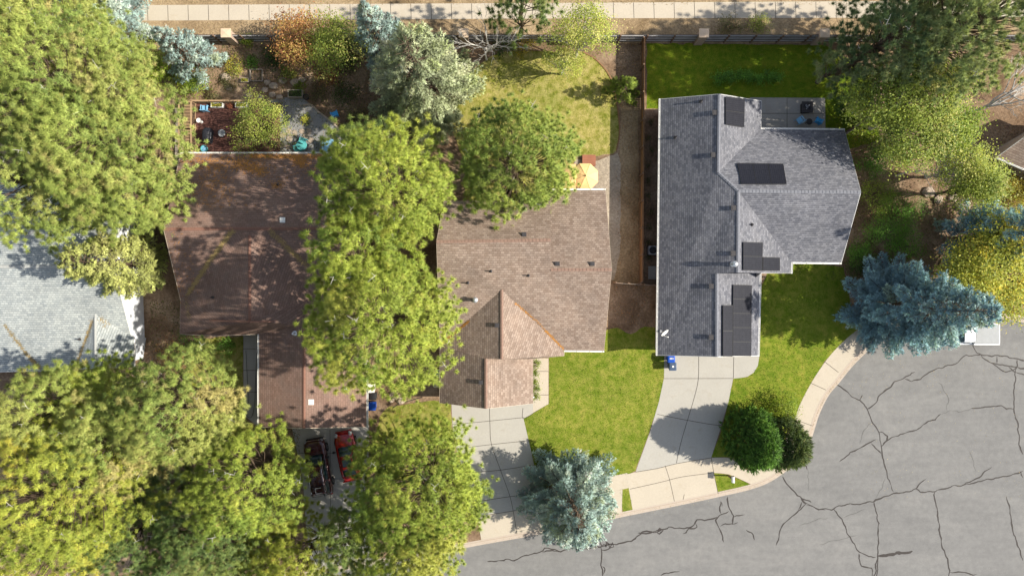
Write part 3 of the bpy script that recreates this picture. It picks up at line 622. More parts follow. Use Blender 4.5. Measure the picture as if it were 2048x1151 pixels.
# pale-roofed house at the left edge
v0 = dict(a=(-260,350,2.5), b=(253,346,2.5), c=(226,533,5.4), d=(262,672,3.1), d2=(267.5,674,3.0), e=(268,734,2.3), f=(128,741,2.3), g_=(-260,752,2.3), h=(-260,533,5.4), j=(190,628,3.95), k=(190,736,3.75), l=(150,738,2.6), t=(60,715,2.7), u=(0,640,3.9), w=(-260,560,5.0), s=(20,743,2.3))
h0 = house("pale_house", "house with a pale grey green roof at the left edge", v0,
    [('a','b','c','h'), ('h','c','d','j','l','f','t','u','w'), ('j','d','d2','e','k'), ('j','k','l'), ('w','u','t','s','g_'), ('t','f','s')],
    ['a','b','c','d','d2','e','k','l','f','s','g_','w','h'], 'sh0', 'rc0', 'wall0', [('h','c'),('j','k')], [], base=(-40,0), inset=.5)
pipe(h0, 160, 678, .35, .05)

# roof corner of another house at the right edge
v4 = dict(a=(1994,314,2.8), b=(2048,337,2.8), c=(2300,440,2.8), d=(2300,375,4.2), e=(2052,272,4.2), f=(2300,300,2.8), g_=(2120,225,2.8))
h4 = house("distant_house", "corner of a tan roof showing among trees at the right edge", v4, [('a','b','c','d','e'), ('e','d','f','g_')], ['a','b','c','d','f','g_','e'], 'sh2', 'rc2', 'wall2', [('e','d')], [('a','b')], base=(50,12))

# orange fallen needles lying on the roofs
def needles_on(h, path, w, n, seed, L=.17):
    r_ = random.Random(seed); m = MB(); 
    for _ in range(n):
        i = r_.randrange(len(path)-1); t = r_.random(); x = path[i][0]*(1-t)+path[i+1][0]*t + r_.gauss(0,w); y = path[i][1]*(1-t)+path[i+1][1]*t + r_.gauss(0,w)
        q = h['bvh'].ray_cast(Vector((0,0,H)), (P(x,y,0)-Vector((0,0,H))).normalized())
        if not q[0]: continue
        p = q[0] + Vector((0,0,.03+.02*r_.random())); an = r_.uniform(0,math.pi) if w < 8 else r_.gauss(.5,.4); l = L*r_.uniform(.5,1.2)
        nn = q[1] if q[1].z > 0 else -q[1]; u, v = basis(nn); d = u*math.cos(an)+v*math.sin(an); s_ = nn.cross(d)*.017
        m.add([p-d*l/2-s_, p-d*l/2+s_, p+d*l/2], [(0,1,2)])
    return m
nd = plain("fallen_needles", (.50,.23,.055), .9, var=.3, sc=9)
ndp = plain("fallen_needles_dull", (.36,.26,.11), .9, var=.3, sc=9)
def merge(*ms):
    o = MB()
    for q in ms: o.add(q.v, q.f)
    return o
merge(needles_on(h1, [(470,325),(500,335),(530,345),(480,318)], 7, 800, 1), needles_on(h1, [(500,312),(650,314)], 3, 1000, 2), needles_on(h1, [(590,318),(612,330)], 6, 400, 9), needles_on(h1, [(365,315),(470,330)], 9, 320, 10, .34), needles_on(h1, [(350,350),(430,400),(420,340),(480,400)], 17, 380, 3, .26), needles_on(h1, [(350,470),(370,600)], 14, 130, 8, .24), needles_on(h1, [(500,340),(640,340)], 16, 120, 21, .24), needles_on(h1, [(545,370),(565,372)], 5, 120, 4)).build("needle_litter", nd, h1['roof'])["kind"] = "stuff"
merge(needles_on(h1, [(466,460),(420,520),(375,590)], 2.6, 1500, 5), needles_on(h1, [(540,460),(580,500),(612,530)], 3, 500, 6), needles_on(h1, [(374,600),(378,640)], 3, 90, 7)).build("valley_litter", ndp, h1['roof'])["kind"] = "stuff"
merge(needles_on(h2, [(883,687),(912,664),(938,642)], 1.3, 480, 11), needles_on(h2, [(1030,605),(1075,643),(1127,697)], 1.0, 260, 12), needles_on(h2, [(1090,660),(1127,697)], 1.0, 140, 13)).build("needle_litter", nd, h2['roof'])["kind"] = "stuff"
merge(needles_on(h0, [(10,650),(60,715),(80,735)], 2.2, 700, 14), needles_on(h0, [(186,640),(155,725)], 1.6, 500, 15), needles_on(h0, [(200,635),(215,650)], 4, 60, 16)).build("valley_litter", ndp, h0['roof'])["kind"] = "stuff"
# ---------------------------------------------------------------- plants
def tri_mesh(name, V3, colors, mat, parent=None, kind=None, nrm=None):
    """V3: (n,3,3) triangles in world coordinates; colors: (n,3)"""
    n = len(V3); me = bpy.data.meshes.new(name); off = parent_offset(parent) if parent is not None else Vector((0,0,0))
    v = (V3.reshape(-1,3) - np.array(off)).astype(np.float32)
    me.vertices.add(3*n); me.vertices.foreach_set("co", v.ravel())
    me.loops.add(3*n); me.loops.foreach_set("vertex_index", np.arange(3*n, dtype=np.int32))
    me.polygons.add(n); me.polygons.foreach_set("loop_start", np.arange(0,3*n,3,dtype=np.int32))
    try: me.polygons.foreach_set("loop_total", np.full(n,3,dtype=np.int32))
    except Exception: pass
    a = me.attributes.new("col", 'BYTE_COLOR', 'POINT') if False else me.attributes.new("col", 'FLOAT_COLOR', 'POINT')
    c = np.ones((3*n,4), np.float32); c[:,:3] = np.repeat(np.clip(colors,0,1), 3, axis=0); a.data.foreach_set("color", c.ravel())
    if nrm is not None:
        b = me.attributes.new("nrm", 'FLOAT_VECTOR', 'POINT'); b.data.foreach_set("vector", np.repeat(nrm,3,axis=0).astype(np.float32).ravel())
    me.update(); me.materials.append(mat)
    o = bpy.data.objects.new(name, me); COL.objects.link(o)
    if parent is not None: o.parent = parent
    if kind: o["kind"] = kind
    return o
def unit(a): return a / np.maximum(np.linalg.norm(a, axis=-1, keepdims=True), 1e-9)
def spikes(rg, C, D, K, L, W, spread, cols, up=.0, r0=.0):
    """K narrow leaves at each centre C (n,3), pointing about D (n,3); one colour per centre with jitter"""
    n = len(C); L = np.repeat(L, K)[:,None] if hasattr(L, '__len__') else L; d = np.repeat(D, K, 0) + rg.normal(0, spread, (n*K,3)); d[:,2] += up; d = unit(d)
    c = np.repeat(C, K, 0) + d*r0; l = L*rg.uniform(.6,1.15,(n*K,1)); 
    s = unit(np.cross(d, rg.normal(0,1,(n*K,3)))) * (W*rg.uniform(.7,1.2,(n*K,1)))
    tri = np.stack([c - s*.5, c + s*.5, c + d*l], 1)
    col = np.repeat(cols, K, 0) * rg.uniform(.82,1.16,(n*K,1)); return tri, col, unit(d*.8 + np.repeat(unit(D), K, 0)*.7 + np.array([0,0,.15]))
def blades(rg, C, N, S, cols, K=1, asp=.6):
    """broad leaves: a pair of triangles (kite) at each centre"""
    n = len(C)*K; c = np.repeat(C, K, 0); nn = unit(np.repeat(N, K, 0) + rg.normal(0,.55,(n,3)))
    u = unit(np.cross(nn, rg.normal(0,1,(n,3)))); v = np.cross(nn, u); s = S*rg.uniform(.6,1.2,(n,1))
    a = c - u*s*.5; b = c + v*s*asp*.5; d = c + u*s*.5; e = c - v*s*asp*.5
    tri = np.concatenate([np.stack([a,b,d],1), np.stack([a,d,e],1)]); col = np.repeat(cols, K, 0)*rg.uniform(.75,1.25,(n,1)); m9 = unit(nn*.8 + np.repeat(unit(N), K, 0)*.6); return tri, np.concatenate([col,col]), np.concatenate([m9,m9])
def pick(rg, n, pal, w=None):
    pal = np.array(pal); i = rg.choice(len(pal), n, p=w); return pal[i]*rg.uniform(.88,1.12,(n,1))
def spline(pts, n):
    out = []
    for i in range(n+1):
        t = i/n; m_ = len(pts)-1; k = min(int(t*m_), m_-1); f = t*m_-k; a = pts[max(k-1,0)]; b = pts[k]; c = pts[k+1]; d = pts[min(k+2,m_)]
        out.append(.5*((2*b)+(c-a)*f+(2*a-5*b+4*c-d)*f*f+(3*b-a-3*c+d)*f**3))
    return out
GREEN = [(.150,.195,.030),(.200,.235,.040),(.110,.160,.034),(.270,.265,.060)]
PAL = dict(
    pine=([(.205,.255,.058),(.265,.310,.075),(.150,.205,.050),(.32,.33,.095),(.38,.29,.13)], [.36,.28,.20,.12,.04]),
    pine_y=([(.255,.295,.045),(.33,.355,.055),(.200,.245,.040),(.40,.37,.06),(.14,.19,.03)], [.3,.24,.26,.12,.08]),
    pine_b=([(.215,.270,.042),(.290,.340,.055),(.145,.205,.035),(.36,.35,.075)], [.4,.28,.24,.08]),
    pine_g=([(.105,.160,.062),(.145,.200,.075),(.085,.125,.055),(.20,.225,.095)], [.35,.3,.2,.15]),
    pine_gl=([(.170,.215,.075),(.23,.27,.10),(.125,.165,.065),(.28,.29,.13)], [.35,.3,.2,.15]),
    pine_b2=([(.185,.245,.050),(.26,.31,.065),(.125,.180,.045),(.33,.31,.09)], [.4,.28,.24,.08]), bright2=([(.24,.32,.05),(.32,.38,.06),(.15,.21,.03)], [.45,.3,.25]), vivid2=([(.14,.30,.035),(.19,.38,.05),(.09,.20,.03)], [.45,.3,.25]),
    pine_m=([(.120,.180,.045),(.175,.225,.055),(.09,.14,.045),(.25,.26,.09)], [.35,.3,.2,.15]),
    blue=([(.175,.235,.225),(.245,.305,.275),(.12,.165,.165),(.30,.345,.29),(.19,.205,.10)], [.32,.26,.24,.12,.06]),
    blue_d=([(.095,.155,.185),(.145,.215,.245),(.065,.11,.14),(.20,.27,.28),(.15,.18,.12)], [.32,.28,.24,.12,.04]),
    grey=([(.245,.275,.165),(.33,.35,.22),(.18,.205,.13),(.23,.27,.11),(.40,.40,.27)], [.32,.24,.22,.14,.08]),
    fir=([(.270,.290,.090),(.35,.36,.12),(.20,.22,.07),(.30,.29,.12)], [.35,.28,.22,.15]),
    leafy=([(.190,.230,.040),(.27,.30,.06),(.12,.165,.035),(.34,.32,.11)], [.35,.25,.28,.12]),
    birch=([(.24,.28,.05),(.33,.35,.07),(.16,.20,.05),(.40,.38,.13)], [.35,.3,.2,.15]),
    rust=([(.38,.19,.075),(.46,.28,.11),(.30,.13,.07),(.42,.34,.09)], [.35,.28,.2,.17]),
    gold=([(.44,.33,.035),(.36,.30,.04),(.25,.24,.04),(.52,.38,.05)], [.3,.3,.25,.15]),
    olive=([(.20,.215,.035),(.30,.28,.045),(.13,.155,.03),(.42,.33,.05)], [.38,.28,.22,.12]),
    dark=([(.050,.100,.022),(.075,.140,.028),(.035,.07,.02),(.105,.165,.035)], [.4,.3,.2,.1]),
    vivid=([(.085,.190,.025),(.12,.245,.035),(.06,.13,.022),(.16,.28,.05)], [.4,.3,.2,.1]),
    deep=([(.055,.085,.022),(.08,.11,.028),(.04,.06,.02),(.12,.13,.04)], [.4,.3,.2,.1]),
    bright=([(.19,.27,.025),(.27,.33,.03),(.12,.19,.025)], [.45,.3,.25]),
    dull=([(.16,.165,.07),(.22,.20,.09),(.11,.12,.05),(.28,.22,.10)], [.35,.25,.25,.15]),
)
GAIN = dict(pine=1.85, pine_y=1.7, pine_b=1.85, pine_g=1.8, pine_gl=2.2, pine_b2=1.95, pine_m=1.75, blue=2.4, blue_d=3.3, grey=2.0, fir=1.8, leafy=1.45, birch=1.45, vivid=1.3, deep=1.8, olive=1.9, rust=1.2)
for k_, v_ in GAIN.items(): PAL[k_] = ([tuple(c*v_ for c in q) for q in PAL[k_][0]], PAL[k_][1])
def root_at(name, label, cat, x, y, group=None): return thing(name, label, cat, (x, y, 0), group)
def trunk_mesh(name, root, base, top, r0, r1, limbs, bark, bend=.25, seed=0):
    rg = np.random.default_rng(seed+991); m = MB(); a = Vector(base); b = Vector(top); n = 8; pts = []
    for i in range(n+1):
        t = i/n; pts.append(a.lerp(b, t) + Vector((rg.normal(0,bend)*t*(1-t), rg.normal(0,bend)*t*(1-t), 0)))
    rad = [r0*(1.35 if i == 0 else 1)*(1-i/n) + r1*i/n for i in range(n+1)]; m.tube(pts, rad, 8)
    for pl_, ra in limbs: m.tube(pl_, ra, 4, False)
    return m.build(name, bark, root)
def pine(label, cx, cy, zc, h, r, pal='pine', seed=0, dens=1.0, t0=.45, K=125, L=.36, clump=.50, name="pine_tree", cat="pine tree", group=None, lean=(0,0), hole=.0, W=.027, ell=(1,1), trunk_top=.85):
    """ponderosa: limbs that end in bunches of needle tufts"""
    rg = np.random.default_rng(seed); x, y, _ = P(cx, cy, zc); root = root_at(name, label, cat, x, y, group)
    C, D, cols, limbs = [], [], [], []; PA, PW = PAL[pal]; PA = np.array(PA); zb = h*t0
    nb = int(r*r*5.6*dens)+6
    # boughs: each carries its own cushion of bunches, with dark gaps between
    nB = max(6, int(r*r*.62)); ba = np.arange(nB)*2.39996 + rg.normal(0,.25,nB); bq = np.sqrt((np.arange(nB)+.6)/nB)*r*.92
    BX = np.cos(ba)*bq + rg.normal(0,.2,nB); BY = np.sin(ba)*bq + rg.normal(0,.2,nB); BZ = rg.normal(0,1.0,nB); BL = rg.uniform(.74,1.20,nB); BC = [PA[rg.choice(len(PA), p=PW)]*rg.uniform(.85,1.15) for _ in range(nB)]
    for i in range(int(nb*1.5)):
        low = i >= nb; az = i*2.39996 + rg.normal(0,.2)
        q = math.sqrt((i+.5)/nb) if not low else rg.uniform(.55,1.0)
        q = min(1.05, q*rg.uniform(.94,1.06)); dx = math.cos(az)*q*r*ell[0]; dy = math.sin(az)*q*r*ell[1]
        dd = np.hypot(BX-dx, BY-dy); k_ = np.argsort(dd)[:2]; e = min(1, (dd[k_[1]]-dd[k_[0]])/.9); b_ = k_[0]
        if q > .55: f_ = 1+(BL[b_]-1)*min(1,(q-.55)*2.6); dx *= f_; dy *= f_
        up = math.sqrt(max(.02,1-min(1,q)**2.2))
        z = zb + (h-zb)*up*.9 + (BZ[b_] - .6 + .9*e)*(.6+.6*(1-up)) if not low else zb + (h-zb)*up*rg.uniform(.0,.45) - .9
        if not low and e < .36 and rg.random() < .72: continue
        if rg.random() < hole: continue
        bc = np.array([x+dx+lean[0], y+dy+lean[1], z]); rad = Vector((dx,dy,0)).length
        s0 = Vector((x+lean[0]*.7, y+lean[1]*.7, max(h*.18, z - .7*rad - 2.4))); tip = Vector(bc)-Vector((0,0,.35)); mid = s0.lerp(tip,.55) - Vector((0,0,.05*rad)) + Vector((rg.normal(0,.12),rg.normal(0,.12),0))
        limbs.append(([s0,mid,tip], [.03+.010*rad, .016+.004*rad, .008]))
        m = int(rg.integers(6,10)); off = rg.normal(0,1,(m,3))*np.array([clump,clump,clump*.38])
        outv = np.array([dx,dy,0])/max(r,.1); C.append(bc+off); D.append(unit(np.tile(outv*.6+np.array([0,0,.9]),(m,1)) + off*.6))
        bcol = PA[rg.choice(len(PA), p=PW)]*.45 + BC[b_]*.55; cols.append(bcol*rg.uniform(.88,1.14,(m,1)))
    C = np.concatenate(C); D = np.concatenate(D); cols = np.concatenate(cols)
    tri, col, nr = spikes(rg, C, D, K, L*rg.uniform(.72,1.32,len(C)), W, 1.0, cols, .15)
    j = rg.random(len(col)) < .03; col[j] = np.array([.46,.29,.11])*rg.uniform(.7,1.2,(j.sum(),1))
    trunk_mesh("trunk", root, (x,y,-.1), (x+lean[0],y+lean[1],h*trunk_top), .015*h+.04, .03, limbs, M['bark'], .5, seed)
    tri_mesh("crown", tri, col, M['needle'], root, None, nr)
    m = MB()
    for i in range(int(r*r*.9)):
        k = rg.integers(len(C)); p = Vector(C[k]); dv = Vector((rg.normal(),rg.normal(),.25)).normalized()*rg.uniform(.35,.95); q = p+dv*.5+Vector((0,0,.12)); e = p+dv+Vector((0,0,.16))
        m.tube([p,q,e], [.022,.016,.007], 4, False); m.tube([q, q+Vector((-dv.y*.45,dv.x*.45,.05))], [.013,.006], 4, False); m.tube([p.lerp(q,.5), p.lerp(q,.5)+Vector((dv.y*.4,-dv.x*.4,.08))], [.013,.006], 4, False)
    m.build("dead_twigs", M['greybark'], root)["kind"] = "stuff" 
    return root
def spruce(label, bx, by, h, r, pal='blue', seed=0, name="blue_spruce", cat="spruce", group=None, t0=.06, power=.8, dens=1.0, droop=.14, lean=(0,0), L=.26, W=.060, px=True):
    """conical conifer: whorls of flat fans of twigs"""
    rg = np.random.default_rng(seed); x, y = g(bx, by) if px else (bx, by); root = root_at(name, label, cat, x, y, group)
    limbs, C, D, cols = [], [], [], []; PA, PW = PAL[pal]; PA = np.array(PA)
    nl = int(h*8.0*dens)
    for i in range(nl):
        u = (i+.5)/nl; t = t0 + (1-t0)*u**1.15 * .985; az = i*2.39996 + rg.normal(0,.3); R_ = r*((1-t)/(1-t0))**power
        Lm = max(.22, R_*rg.uniform(.74,1.1)); dv = np.array([math.cos(az), math.sin(az), 0]); sv = np.array([-dv[1], dv[0], 0]); z0 = h*t
        el = .55*max(0,t-.55) - droop*(1-t)
        def at(s): return np.array([x+lean[0]*t, y+lean[1]*t, z0]) + dv*(Lm*s) + np.array([0,0,1.])*(Lm*(el*s + .16*s*s - .05*math.sin(s*3.1)))
        cv = [Vector(at(s)) for s in (0,.35,.7,1)]; limbs.append((cv, [.02+.012*Lm, .02+.007*Lm, .018, .01]))
        bc = (PA[rg.choice(len(PA), p=PW)]*.6 + PA[0]*.4)*rg.uniform(.85,1.15)
        nt = max(6, int(Lm*8.5*dens**.5))
        for k in range(nt):
            s = .34 + .66*((k+rg.random())/nt)**.9; sd = 1 if k % 2 else -1; tl = Lm*.36*(1.12-s)*rg.uniform(.7,1.2) + .12
            o = at(s); td = unit(dv*.72 + sv*sd*.72 + np.array([0,0,.10])); ns = max(2, int(tl/.13))
            q = (np.arange(ns)+rg.random(ns))/ns; pp = o + np.outer(q*tl, td) + rg.normal(0,.045,(ns,3)) - np.outer(q*tl*.18*q, [0,0,1.])
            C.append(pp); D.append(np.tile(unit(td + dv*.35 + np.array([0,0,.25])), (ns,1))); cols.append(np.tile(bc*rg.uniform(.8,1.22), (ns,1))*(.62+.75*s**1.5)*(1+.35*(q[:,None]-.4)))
        C.append(at(1.0)[None]); D.append(dv[None]+[0,0,.3]); cols.append((bc*1.15)[None])
    C.append(np.array([[x+lean[0],y+lean[1],h*.985],[x+lean[0],y+lean[1],h*.95]])); D.append(np.array([[0,0,1.],[0,0,1.]])); cols.append(PA[:2])
    C = np.concatenate(C); D = np.concatenate(D); cols = np.concatenate(cols)
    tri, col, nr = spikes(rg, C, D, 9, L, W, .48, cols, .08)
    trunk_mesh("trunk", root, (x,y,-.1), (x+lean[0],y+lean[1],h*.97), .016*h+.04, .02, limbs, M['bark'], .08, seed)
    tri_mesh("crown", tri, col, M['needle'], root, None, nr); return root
def leafy(label, cx, cy, zc, h, r, pal='leafy', seed=0, name="leafy_tree", cat="tree", group=None, n=120, per=70, S=.17, sq=.75, cl=.55, bark='bark', t0=.3, asp=.6, ell=(1,1), stems=1, bare=.0, px=True):
    """broadleaf: forked limbs, each ending in loose clumps of leaves"""
    rg = np.random.default_rng(seed); x, y, _ = P(cx, cy, zc); root = root_at(name, label, cat, x, y, group)
    limbs, C, N, cols = [], [], [], []; PA, PW = PAL[pal]; PA = np.array(PA); zt = h*t0; hz = (h-zt)/2; zm = zt+hz
    for i in range(n):
        d = unit(rg.normal(0,1,3)); rr = rg.uniform(.45,1.0)**.6; 
        if d[2] < -.3: d[2] *= -.6
        lump = 1 + .22*math.sin(3*math.atan2(d[1],d[0])+seed) + .12*math.sin(5*math.atan2(d[1],d[0])+2*seed)
        c = np.array([x + d[0]*r*rr*lump*ell[0], y + d[1]*r*rr*lump*ell[1], zm + d[2]*hz*rr])
        s0 = Vector((x + rg.normal(0,.05), y + rg.normal(0,.05), zt*rg.uniform(.4,1.0) if h > 2 else .05)); md = s0.lerp(Vector(c),.5)+Vector((0,0,.15*r*.3))
        if i % 3 == 0 or h > 4: limbs.append(([s0, md, Vector(c)], [.02+.010*r, .014+.005*r, .008]))
        if rg.random() < bare: continue
        m = max(4, int(per*rg.uniform(.5,1.3))); C.append(c + rg.normal(0,1,(m,3))*cl*np.array([1,1,.55])*rg.uniform(.6,1.15))
        N.append(np.tile(unit(d*.5 + np.array([0,0,.8])), (m,1))); bc = PA[rg.choice(len(PA), p=PW)]*rg.uniform(.82,1.18); cols.append(np.tile(bc,(m,1))*rg.uniform(.85,1.15,(m,1)))
    C = np.concatenate(C); C[:,2] = np.maximum(C[:,2], .06); tri, col, nr = blades(rg, C, np.concatenate(N), S, np.concatenate(cols), 1, asp)
    if stems == 1 and h > 2: trunk_mesh("trunk", root, (x,y,-.1), (x,y,zt+hz*.9), .014*h+.04, .03, limbs, M[bark], .2, seed)
    else:
        m = MB()
        for pl_, ra in limbs: m.tube(pl_, ra, 4, False)
        m.build("stems", M[bark], root)
    tri_mesh("crown" if h > 2 else "foliage", tri, col, M['leaf'], root, None, nr); return root
def shrub(label, cx, cy, h, r, pal='leafy', seed=0, name="shrub", cat="shrub", group=None, S=.12, n=None, per=34, ell=(1,1), spiky=False, K=26, cl=None, L=None):
    """low bush resting on the ground"""
    rg = np.random.default_rng(seed+5000); x, y = g(cx, cy); root = root_at(name, label, cat, x, y, group); PA, PW = PAL[pal]; PA = np.array(PA)
    n = n or max(10, int(30*r)); m = MB(); C, N, cols = [], [], []
    for i in range(n):
        a = rg.uniform(0,2*math.pi); q = math.sqrt(rg.random()); lump = 1+.2*math.sin(3*a+seed)
        c = np.array([x+math.cos(a)*q*r*lump*ell[0], y+math.sin(a)*q*r*lump*ell[1], h*(.25+.7*math.sqrt(max(0,1-q*q*.85)))*rg.uniform(.75,1.05)])
        m.tube([(x+(c[0]-x)*.25, y+(c[1]-y)*.25, 0), ((x+c[0])/2,(y+c[1])/2,c[2]*.6), tuple(c)], [.018,.012,.006], 3, False)
        bc = PA[rg.choice(len(PA), p=PW)]*rg.uniform(.8,1.2); k = 1 if spiky else max(4,int(per*rg.uniform(.6,1.3)))
        C.append(c + (0 if spiky else rg.normal(0,1,(k,3))*np.array([1,1,.6])*(cl or .16*r+.07))); N.append(np.tile(unit(np.array([c[0]-x,c[1]-y,h*.9])),(k,1))); cols.append(np.tile(bc,(k,1)))
    C = np.concatenate(C); N = np.concatenate(N); cols = np.concatenate(cols)
    if spiky: tri, col, nr = spikes(rg, C, N, K, L or .3, .035, .5, cols, .1)
    else: C[:,2] = np.maximum(C[:,2],.05); tri, col, nr = blades(rg, C, N, S, cols, 1, .6)
    m.build("stems", M['bark'], root); tri_mesh("foliage", tri, col, M['leaf'], root, None, nr); return root
def grass_clump(label, cx, cy, h, r, pal='bright', seed=0, n=260, group=None, arch=.5):
    rg = np.random.default_rng(seed+300); x, y = g(cx, cy); root = root_at("grass_clump", label, "plant", x, y, group); PA, PW = PAL[pal]; PA = np.array(PA); T = []; cc = []
    for i in range(n):
        a = rg.uniform(0,2*math.pi); q = rg.uniform(.05,1.0)**.7; d = np.array([math.cos(a), math.sin(a), 0]); s = np.array([-d[1],d[0],0])*.022; p0 = np.array([x,y,0])+d*.12*r*rg.random()
        p1 = p0 + d*r*q*.5 + np.array([0,0,h*(1-.3*q)]); p2 = p0 + d*r*q*1.05 + np.array([0,0,h*(1-arch*q*1.3)]); c = PA[rg.choice(len(PA),p=PW)]*rg.uniform(.75,1.2)
        T += [np.stack([p0-s,p0+s,p1+s]), np.stack([p0-s,p1+s,p1-s]), np.stack([p1-s,p1+s,p2])]; cc += [c,c,c*1.1]
    tri_mesh("blades", np.array(T), np.array(cc), M['leaf'], root, None, np.tile([0,0,1.],(len(T),1))); return root
def bare_tree(label, bx, by, h, seed, spread=.55, r0=.11, mat='greybark', depth=5, lean=(0,0), name="bare_tree", group=None, n=5):
    rg = random.Random(seed); x, y = g(bx, by); root = root_at(name, label, "tree", x, y, group); m = MB(); m2 = MB()
    def grow(p, d, L, r, k, mm):
        q = p + d*L*.5 + Vector((rg.gauss(0,.06),rg.gauss(0,.06),0))*L; e = q + (d + Vector((rg.gauss(0,.15),rg.gauss(0,.15),rg.gauss(0,.08)))).normalized()*L*.5
        mm.tube([p,q,e], [r,r*.85,r*.68], 5 if k < 3 else 3, False)
        if k >= depth: return
        for j in range(rg.choice((2,3)) if k else n):
            nd = (d + Vector((rg.gauss(0,spread), rg.gauss(0,spread), rg.uniform(-.25,.35)))).normalized(); grow(e if rg.random() < .7 else q.lerp(e,.5), nd, L*rg.uniform(.62,.86), r*.62, k+1, m2)
    grow(Vector((x,y,0)), Vector((lean[0],lean[1],1)).normalized(), h*.28, r0, 0, m)
    m.build("trunk", M[mat], root); m2.build("branches", M[mat], root); return root

def cypress(label, bx, by, h, r, pal, seed, ell=(1,1)):
    rg = np.random.default_rng(seed); x, y = g(bx, by); root = root_at("cypress", label, "conifer", x, y); PA, PW = PAL[pal]; PA = np.array(PA); n = int(r*r*150); C, D, cols, limbs = [], [], [], []
    for i in range(n):
        u = (i+.5)/n; az = i*2.39996; z = h*(.03+.97*u**.8); t = z/h; pr = (1-t)**.55*(1-.25*(1-t)**3); lim = 1+.30*noise.noise(Vector((math.cos(az)*3.2,math.sin(az)*3.2,z*1.3+seed)))+.07*rg.normal()
        d = np.array([math.cos(az)*ell[0], math.sin(az)*ell[1], 0]); c = np.array([x,y,z])+d*r*pr*lim; bc = PA[rg.choice(len(PA),p=PW)]*rg.uniform(.85,1.15)
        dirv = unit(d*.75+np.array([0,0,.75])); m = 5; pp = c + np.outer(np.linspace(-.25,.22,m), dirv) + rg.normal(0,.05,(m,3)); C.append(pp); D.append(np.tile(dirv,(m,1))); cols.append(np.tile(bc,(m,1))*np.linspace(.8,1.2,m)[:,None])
        if i % 12 == 0: limbs.append(([Vector((x,y,z*.6)), Vector(c)], [.03,.01]))
    C = np.concatenate(C); D = np.concatenate(D); cols = np.concatenate(cols)
    tri, col, nr = spikes(rg, C, D, 8, .34, .065, .36, cols, .05)
    trunk_mesh("trunk", root, (x,y,-.1), (x,y,h*.9), .14, .03, limbs, M['bark'], .05, seed); tri_mesh("crown", tri, col, M['needle'], root, None, nr)
# ---------------------------------------------------------------- trees, placed by where their crowns stand
pine("huge tall pine filling the upper left corner above the pale roof", 95, 165, 14, 20, 6.0, 'pine', 1, 1.25)
pine("tall pine whose crown covers the fence corner left of the deck stairs", 188, 288, 13, 18.5, 5.0, 'pine', 2, 1.25)
pine("pine over the ridge of the pale roof at the left edge", 60, 362, 12, 17, 4.3, 'pine', 3, 1.1)
pine("pine overhanging the pale roof beside the brown roof's left corner", 190, 360, 11, 15, 3.4, 'pine', 4, 1.1)
pine("small pine at the left corner of the brown roof", 272, 392, 10, 13.5, 2.1, 'pine', 29, 1.0)
pine("pine at the very top left of the picture", 5, 40, 15, 21, 4.6, 'pine', 5)
pine("large green pine in the brown house's front yard", 345, 826, 11, 15.5, 4.1, 'pine', 6, 1.2)
pine("pine in front of the pale roofed house at the left edge", 75, 828, 11, 15, 3.8, 'pine', 7, 1.05)
pine("small pine touching the pale house's front eave", 190, 785, 8, 11, 2.5, 'pine_b', 8, .9)
pine("yellowing pine at the lower left edge of the picture", 85, 985, 13, 18, 5.3, 'pine_y', 9, 1.2)
pine("yellow tinged pine between two greener pines at lower left", 200, 890, 11, 15, 3.7, 'pine', 10, 1.05)
pine("pine left of the parked maroon vehicle", 482, 975, 10, 14, 4.2, 'pine_b', 11, 1.1)
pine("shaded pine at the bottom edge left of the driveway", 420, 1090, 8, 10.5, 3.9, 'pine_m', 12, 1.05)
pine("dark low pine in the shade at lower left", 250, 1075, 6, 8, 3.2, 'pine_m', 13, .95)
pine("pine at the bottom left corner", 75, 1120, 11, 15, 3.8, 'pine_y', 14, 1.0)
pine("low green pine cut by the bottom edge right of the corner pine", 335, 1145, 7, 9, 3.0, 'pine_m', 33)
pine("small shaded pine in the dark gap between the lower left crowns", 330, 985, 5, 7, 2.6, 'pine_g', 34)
pine("small mixed pine at the bottom edge below the left driveway pine", 530, 1140, 7, 9, 2.7, 'pine_y', 35)
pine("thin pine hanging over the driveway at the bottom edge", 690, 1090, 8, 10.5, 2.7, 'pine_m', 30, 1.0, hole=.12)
pine("yellow green pine on the bottom edge below the parked vehicles", 600, 1125, 8, 11, 3.0, 'pine_y', 15, .9, hole=.15)
pine("great bright pine covering the gap between brown and tan houses", 748, 640, 14, 19.5, 5.2, 'pine_b', 16, 1.35)
pine("tall pine at the rear corner of the brown house", 765, 372, 14, 19, 4.7, 'pine_b', 17, 1.25)
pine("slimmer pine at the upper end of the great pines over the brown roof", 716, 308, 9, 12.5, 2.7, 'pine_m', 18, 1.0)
pine("small pine filling the gap between the two great pines", 705, 510, 14, 18.5, 3.4, 'pine_b', 19, 1.0)
pine("open crowned green pine over the tan house's back lawn", 1033, 318, 9, 13, 4.8, 'pine_b2', 20, 1.25, t0=.36, trunk_top=.6, ell=(1,.95))
pine("big pine between the two driveways at the bottom of the picture", 848, 985, 11, 15.5, 4.8, 'pine_b', 21, 1.3)
pine("pine cut by the bottom edge under the big pine", 810, 1110, 9, 12.5, 3.9, 'pine_b', 22, 1.1)
pine("small pine overhanging the red car", 750, 915, 7, 10, 1.9, 'pine_b', 23, .9)
pine("pine branch tips reaching over the sidewalk at the top edge", 1045, -22, 10, 13, 2.5, 'pine_m', 24, .8)
pine("dark green open pine standing across the fence at upper right", 1800, 62, 10, 14, 4.0, 'pine_g', 25, .95, hole=.2)
pine("large soft green pine in the upper right corner", 1975, 32, 13, 18, 4.8, 'pine_gl', 26, 1.3)
